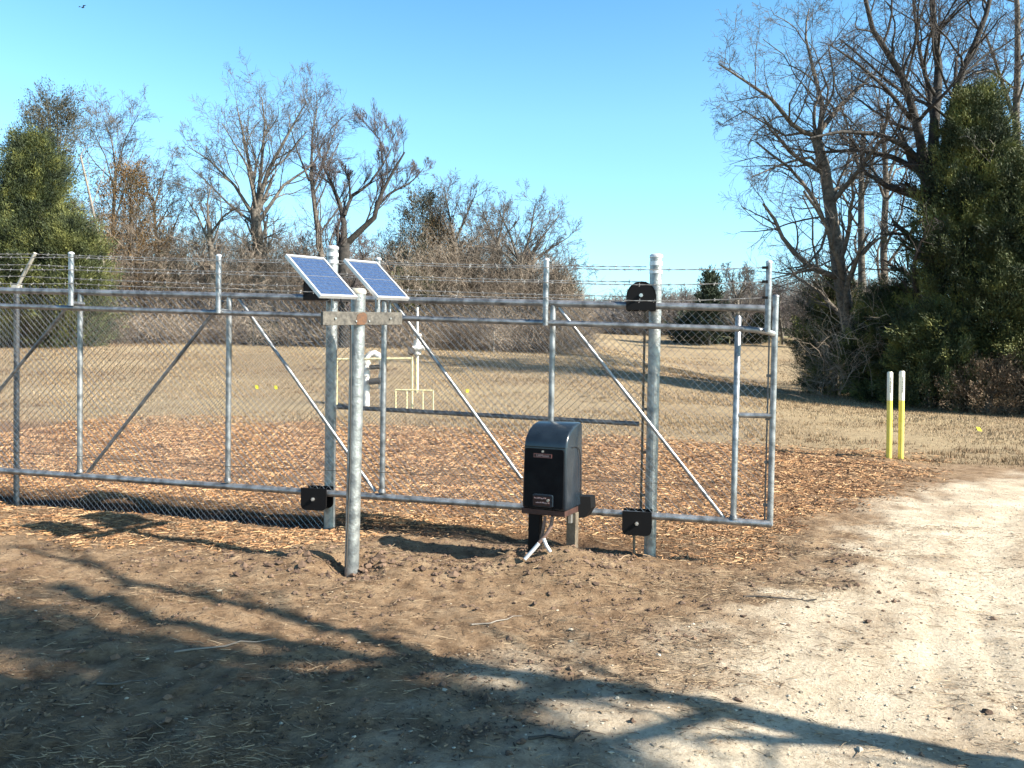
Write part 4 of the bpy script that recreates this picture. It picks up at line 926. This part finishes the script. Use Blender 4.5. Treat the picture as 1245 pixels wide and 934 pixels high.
# understory thicket: twigs too many to count
def thicket(name, n, xr, depr, topf, m, label, seed, r=.018, hmin=.5):
    rg = np.random.default_rng(seed); px = rg.uniform(xr[0], xr[1], n); dep = rg.uniform(depr[0], depr[1], n)
    X = np.array([(px-CX)/F*dep]).ravel(); Y = dep; Zg = G(X, Y, False)
    Htop = np.interp(px, [p for p, _ in topf], [q for _, q in topf]); mid = 467-27+(px-CX)*.01746
    H = (CAMH+(mid-Htop)/F*dep-Zg)*rg.uniform(hmin, 1.05, n); f = rg.random(n)**.9
    S = np.stack([X, Y, Zg+H*f*.84-.1], -1); D = np.stack([rg.normal(0,.7,n), rg.normal(0,.7,n), rg.uniform(.1,1.2,n)], -1)
    P, R = walk(rg, S, D, rg.uniform(.6, 2.4, n), rg.uniform(.5, 1.3, n)*r, 5, .28, .03, .4)
    S2, D2, L2, R2 = spawn(rg, P, R, np.full(n, 1.6), 4, .2, (.4,1.1), .55, .6, r*.45); P2, R2 = walk(rg, S2, D2, L2, R2, 4, .3, .02, .5)
    V1, F1 = tubes_np(P, R, 3); V2, F2 = tubes_np(P2, R2, 3)
    return tag(npmesh(name, np.concatenate([V1, V2]), np.concatenate([F1, F2+len(V1)]), m), label, 'thicket', kind='stuff')
thicket('wood_thicket', 38000, (-60,708), (54,76), [(-60,240),(100,235),(150,222),(190,245),(230,268),(300,268),(360,272),(400,298),(440,300),(480,280),(530,255),(570,262),(600,282),(650,290),(690,318),(708,352)], M['thicket'], 'dense brown-grey thicket of bare twigs filling the left woods', 501, .015)
thicket('low_brush', 9000, (-60,715), (52,60), [(-60,372),(300,378),(720,385)], M['thicket'], 'low brown brush along the foot of the left woods', 502, .017, .3)
thicket('distant_wood', 24000, (690,1120), (112,150), [(690,364),(730,362),(800,350),(860,350),(900,338),(940,334),(980,330),(1120,328)], M['thicket_far'], 'hazy grey distant wood beyond the far end of the field', 503, .045)
thicket('right_brush', 2200, (985,1300), (33,46), [(985,400),(1060,300),(1100,330),(1300,250)], M['thicket'], 'bare brush tangled among the right-hand cedars', 504, .011)
thicket('far_ridge_wood', 9000, (-300,1500), (230,300), [(-300,372),(700,364),(1500,366)], M['thicket_far'], 'thin line of far woods on the horizon', 505, .12)
# dark backing evergreen brush, low
for k, (px, top, w_, lb) in enumerate(((850,384,60,'low dark evergreen clump below the small pointed cedar'),(905,388,70,'low dark evergreen clump beside the gate end in the distance'))):
    evergreen('evergreen_bush', px, 418, 99+k*2, top, w_, lb, M['cedar_far'], 230+k, 260, 40, .45, 'bush', csz=.9, blow=.0)

# --- shade trees standing to the right of and behind the photographer
def caster(p, H): return np.array([p[0]+SUN[0]*H/SUN[2], p[1]+SUN[1]*H/SUN[2], H])
def shade_tree():
    lim = [([(1290,940),(1170,905),(1040,886),(900,860),(750,838),(600,816),(430,800),(230,772),(60,715)], 2.6, 9.2, .12, .08),
           ([(750,838),(640,845),(480,880),(300,900)], 5.0, 8.5, .09, .04),
           ([(600,816),(480,790),(330,745),(190,725),(90,690),(0,672)], 5.8, 9.5, .08, .03),
           ([(430,800),(300,800),(130,772),(-20,735)], 7.2, 9.8, .08, .03),
           ([(900,860),(800,885),(660,925),(520,985)], 4.2, 7.0, .05, .03),
           ([(600,816),(500,815),(350,835),(150,850),(0,850)], 6, 9.5, .10, .04)]
    Ps, Rs, Ls = [], [], []
    for i, (pts, h0, h1, r0, r1) in enumerate(lim):
        W = [caster(ongrd(a_, b_), .82*(h0+(h1-h0)*k/(len(pts)-1))) for k, (a_, b_) in enumerate(pts)]
        if i == 0: W = [np.array([5.6, 2.0, -.3]), np.array([5.75, 1.7, 1.3])]+W
        W = np.array(W); s = np.concatenate([[0], np.cumsum(np.linalg.norm(np.diff(W, axis=0), axis=1))]); t = np.linspace(0, s[-1], 12)
        Ps.append(np.stack([np.interp(t, s, W[:, k]) for k in range(3)], -1)); Ls.append(s[-1]); Rs.append(np.linspace(r0, r1, 12))
    root = bare_tree((5.6, 2.0, Gs(5.6,2.0)), 'leaning oak beside the drive whose limbs shade the foreground', M['bark_mid'], M['twig'], np.array(Ps), np.array(Rs), np.array(Ls)*.42,
              [(9,.2,A1,.42,.5,.22,.03),(5,.2,A1,.55,.55,.25,.02),(4,.2,A1,.55,.6,.28,.02)], 601, minr=.009, name='shade_oak')
    rg = np.random.default_rng(77)
    pts = []
    n = 0
    while n < 1350:
        px, py = rg.uniform(-300, 760), rg.uniform(690, 1150)
        edge = np.interp(px, [-300,0,200,420,600,760], [690,735,775,812,838,900])
        if py < edge: continue
        g_ = ongrd(px, py); u_ = g_[0]*SUNH[0]+g_[1]*SUNH[1]; v_ = -g_[0]*SUNH[1]+g_[1]*SUNH[0]   # along and across the fall of shadow
        if vnoise(u_*.75+3, v_*3.3, 15) < (.50 if py < 845 else .20)+(.16 if px > 560 else 0): continue
        pts.append(caster(g_, rg.uniform(5.5, 8.0))); n += 1
    C = np.array(pts); per = 55
    Q_ = C[:, None]+rg.normal(0, .12, (len(C), per, 3)); D = unit(rg.normal(0, 1, (len(C), per, 3)))
    ln = rg.uniform(.06, .12, len(C)*per); V, Fq = leaves_np(rg, Q_.reshape(-1,3), D.reshape(-1,3), ln, ln*.55)
    npmesh('leaves', V, Fq, M['shade_leaf'], root)
shade_tree()
# trees outside the right edge whose shadows reach across the field
evergreen('cedar_tree', 1350, 490, 31, 330, 150, 'cedar just outside the right edge of the picture', M['cedar_dark'], 240, 700, 60, .2, 'cone', csz=.6)
evergreen('cedar_tree', 1450, 500, 28, 330, 200, 'cedar well outside the right edge of the picture', M['cedar_dark'], 241, 700, 60, .2, 'cone', csz=.6)

# ------------------------------------------------------------------ camera, light, world
cam = bpy.data.cameras.new('camera'); co = bpy.data.objects.new('camera', cam); COL.objects.link(co)
cam.sensor_width = 36; cam.lens = 36*F/1245; cam.clip_end = 3000; cam.clip_start = .05
from mathutils import Matrix
B_ = -FW
co.matrix_world = Matrix(((RT[0],UP[0],B_[0],CAM[0]),(RT[1],UP[1],B_[1],CAM[1]),(RT[2],UP[2],B_[2],CAM[2]),(0,0,0,1)))
SC.camera = co
sl = bpy.data.lights.new('sun', 'SUN'); sl.energy = 5.0; sl.angle = math.radians(.55); sl.color = (1, .91, .78)
so = bpy.data.objects.new('sun', sl); COL.objects.link(so)
so.rotation_euler = Vector((-SUN[0], -SUN[1], -SUN[2])).to_track_quat('-Z', 'Y').to_euler(); so.location = (20, -12, 16)
w = bpy.data.worlds.new('World'); SC.world = w; w.use_nodes = True; N = w.node_tree.nodes; L = w.node_tree.links
sky = N.new('ShaderNodeTexSky'); sky.sky_type = 'NISHITA'; sky.sun_disc = False; sky.sun_elevation = SUNE
sky.sun_rotation = math.atan2(SUN[0], SUN[1]); sky.altitude = 100; sky.air_density = 1.0; sky.dust_density = 1.2; sky.ozone_density = 1.0
hs = N.new('ShaderNodeMix'); hs.data_type = 'RGBA'; hs.blend_type = 'MULTIPLY'; hs.inputs[0].default_value = 1
hs.inputs[7].default_value = (.86, 1.21, 1.31, 1)
tcw = N.new('ShaderNodeTexCoord'); sp = N.new('ShaderNodeSeparateXYZ'); L.new(tcw.outputs['Generated'], sp.inputs[0])
zr = N.new('ShaderNodeValToRGB'); E = zr.color_ramp.elements; E[0].position = 0; E[0].color = (1.0,1.0,1.0,1); E[1].position = 1; E[1].color = (.22,.26,.36,1)
for p_, c_ in ((.12,(1.0,1.0,1.0)),(.28,(.92,1.0,1.0)),(.42,(.66,.86,.90)),(.56,(.28,.38,.50))): e_ = E.new(p_); e_.color = (*c_, 1)
L.new(sp.outputs['Z'], zr.inputs['Fac']); h2 = N.new('ShaderNodeMix'); h2.data_type = 'RGBA'; h2.blend_type = 'MULTIPLY'; h2.inputs[0].default_value = 1
L.new(sky.outputs['Color'], hs.inputs[6]); L.new(hs.outputs[2], h2.inputs[6]); L.new(zr.outputs['Color'], h2.inputs[7]); L.new(h2.outputs[2], N['Background'].inputs['Color']); N['Background'].inputs['Strength'].default_value = .088
SC.view_settings.view_transform = 'Standard'; SC.view_settings.look = 'None'; SC.view_settings.exposure = 1.55; SC.view_settings.gamma = 1
SC.render.engine = 'CYCLES'
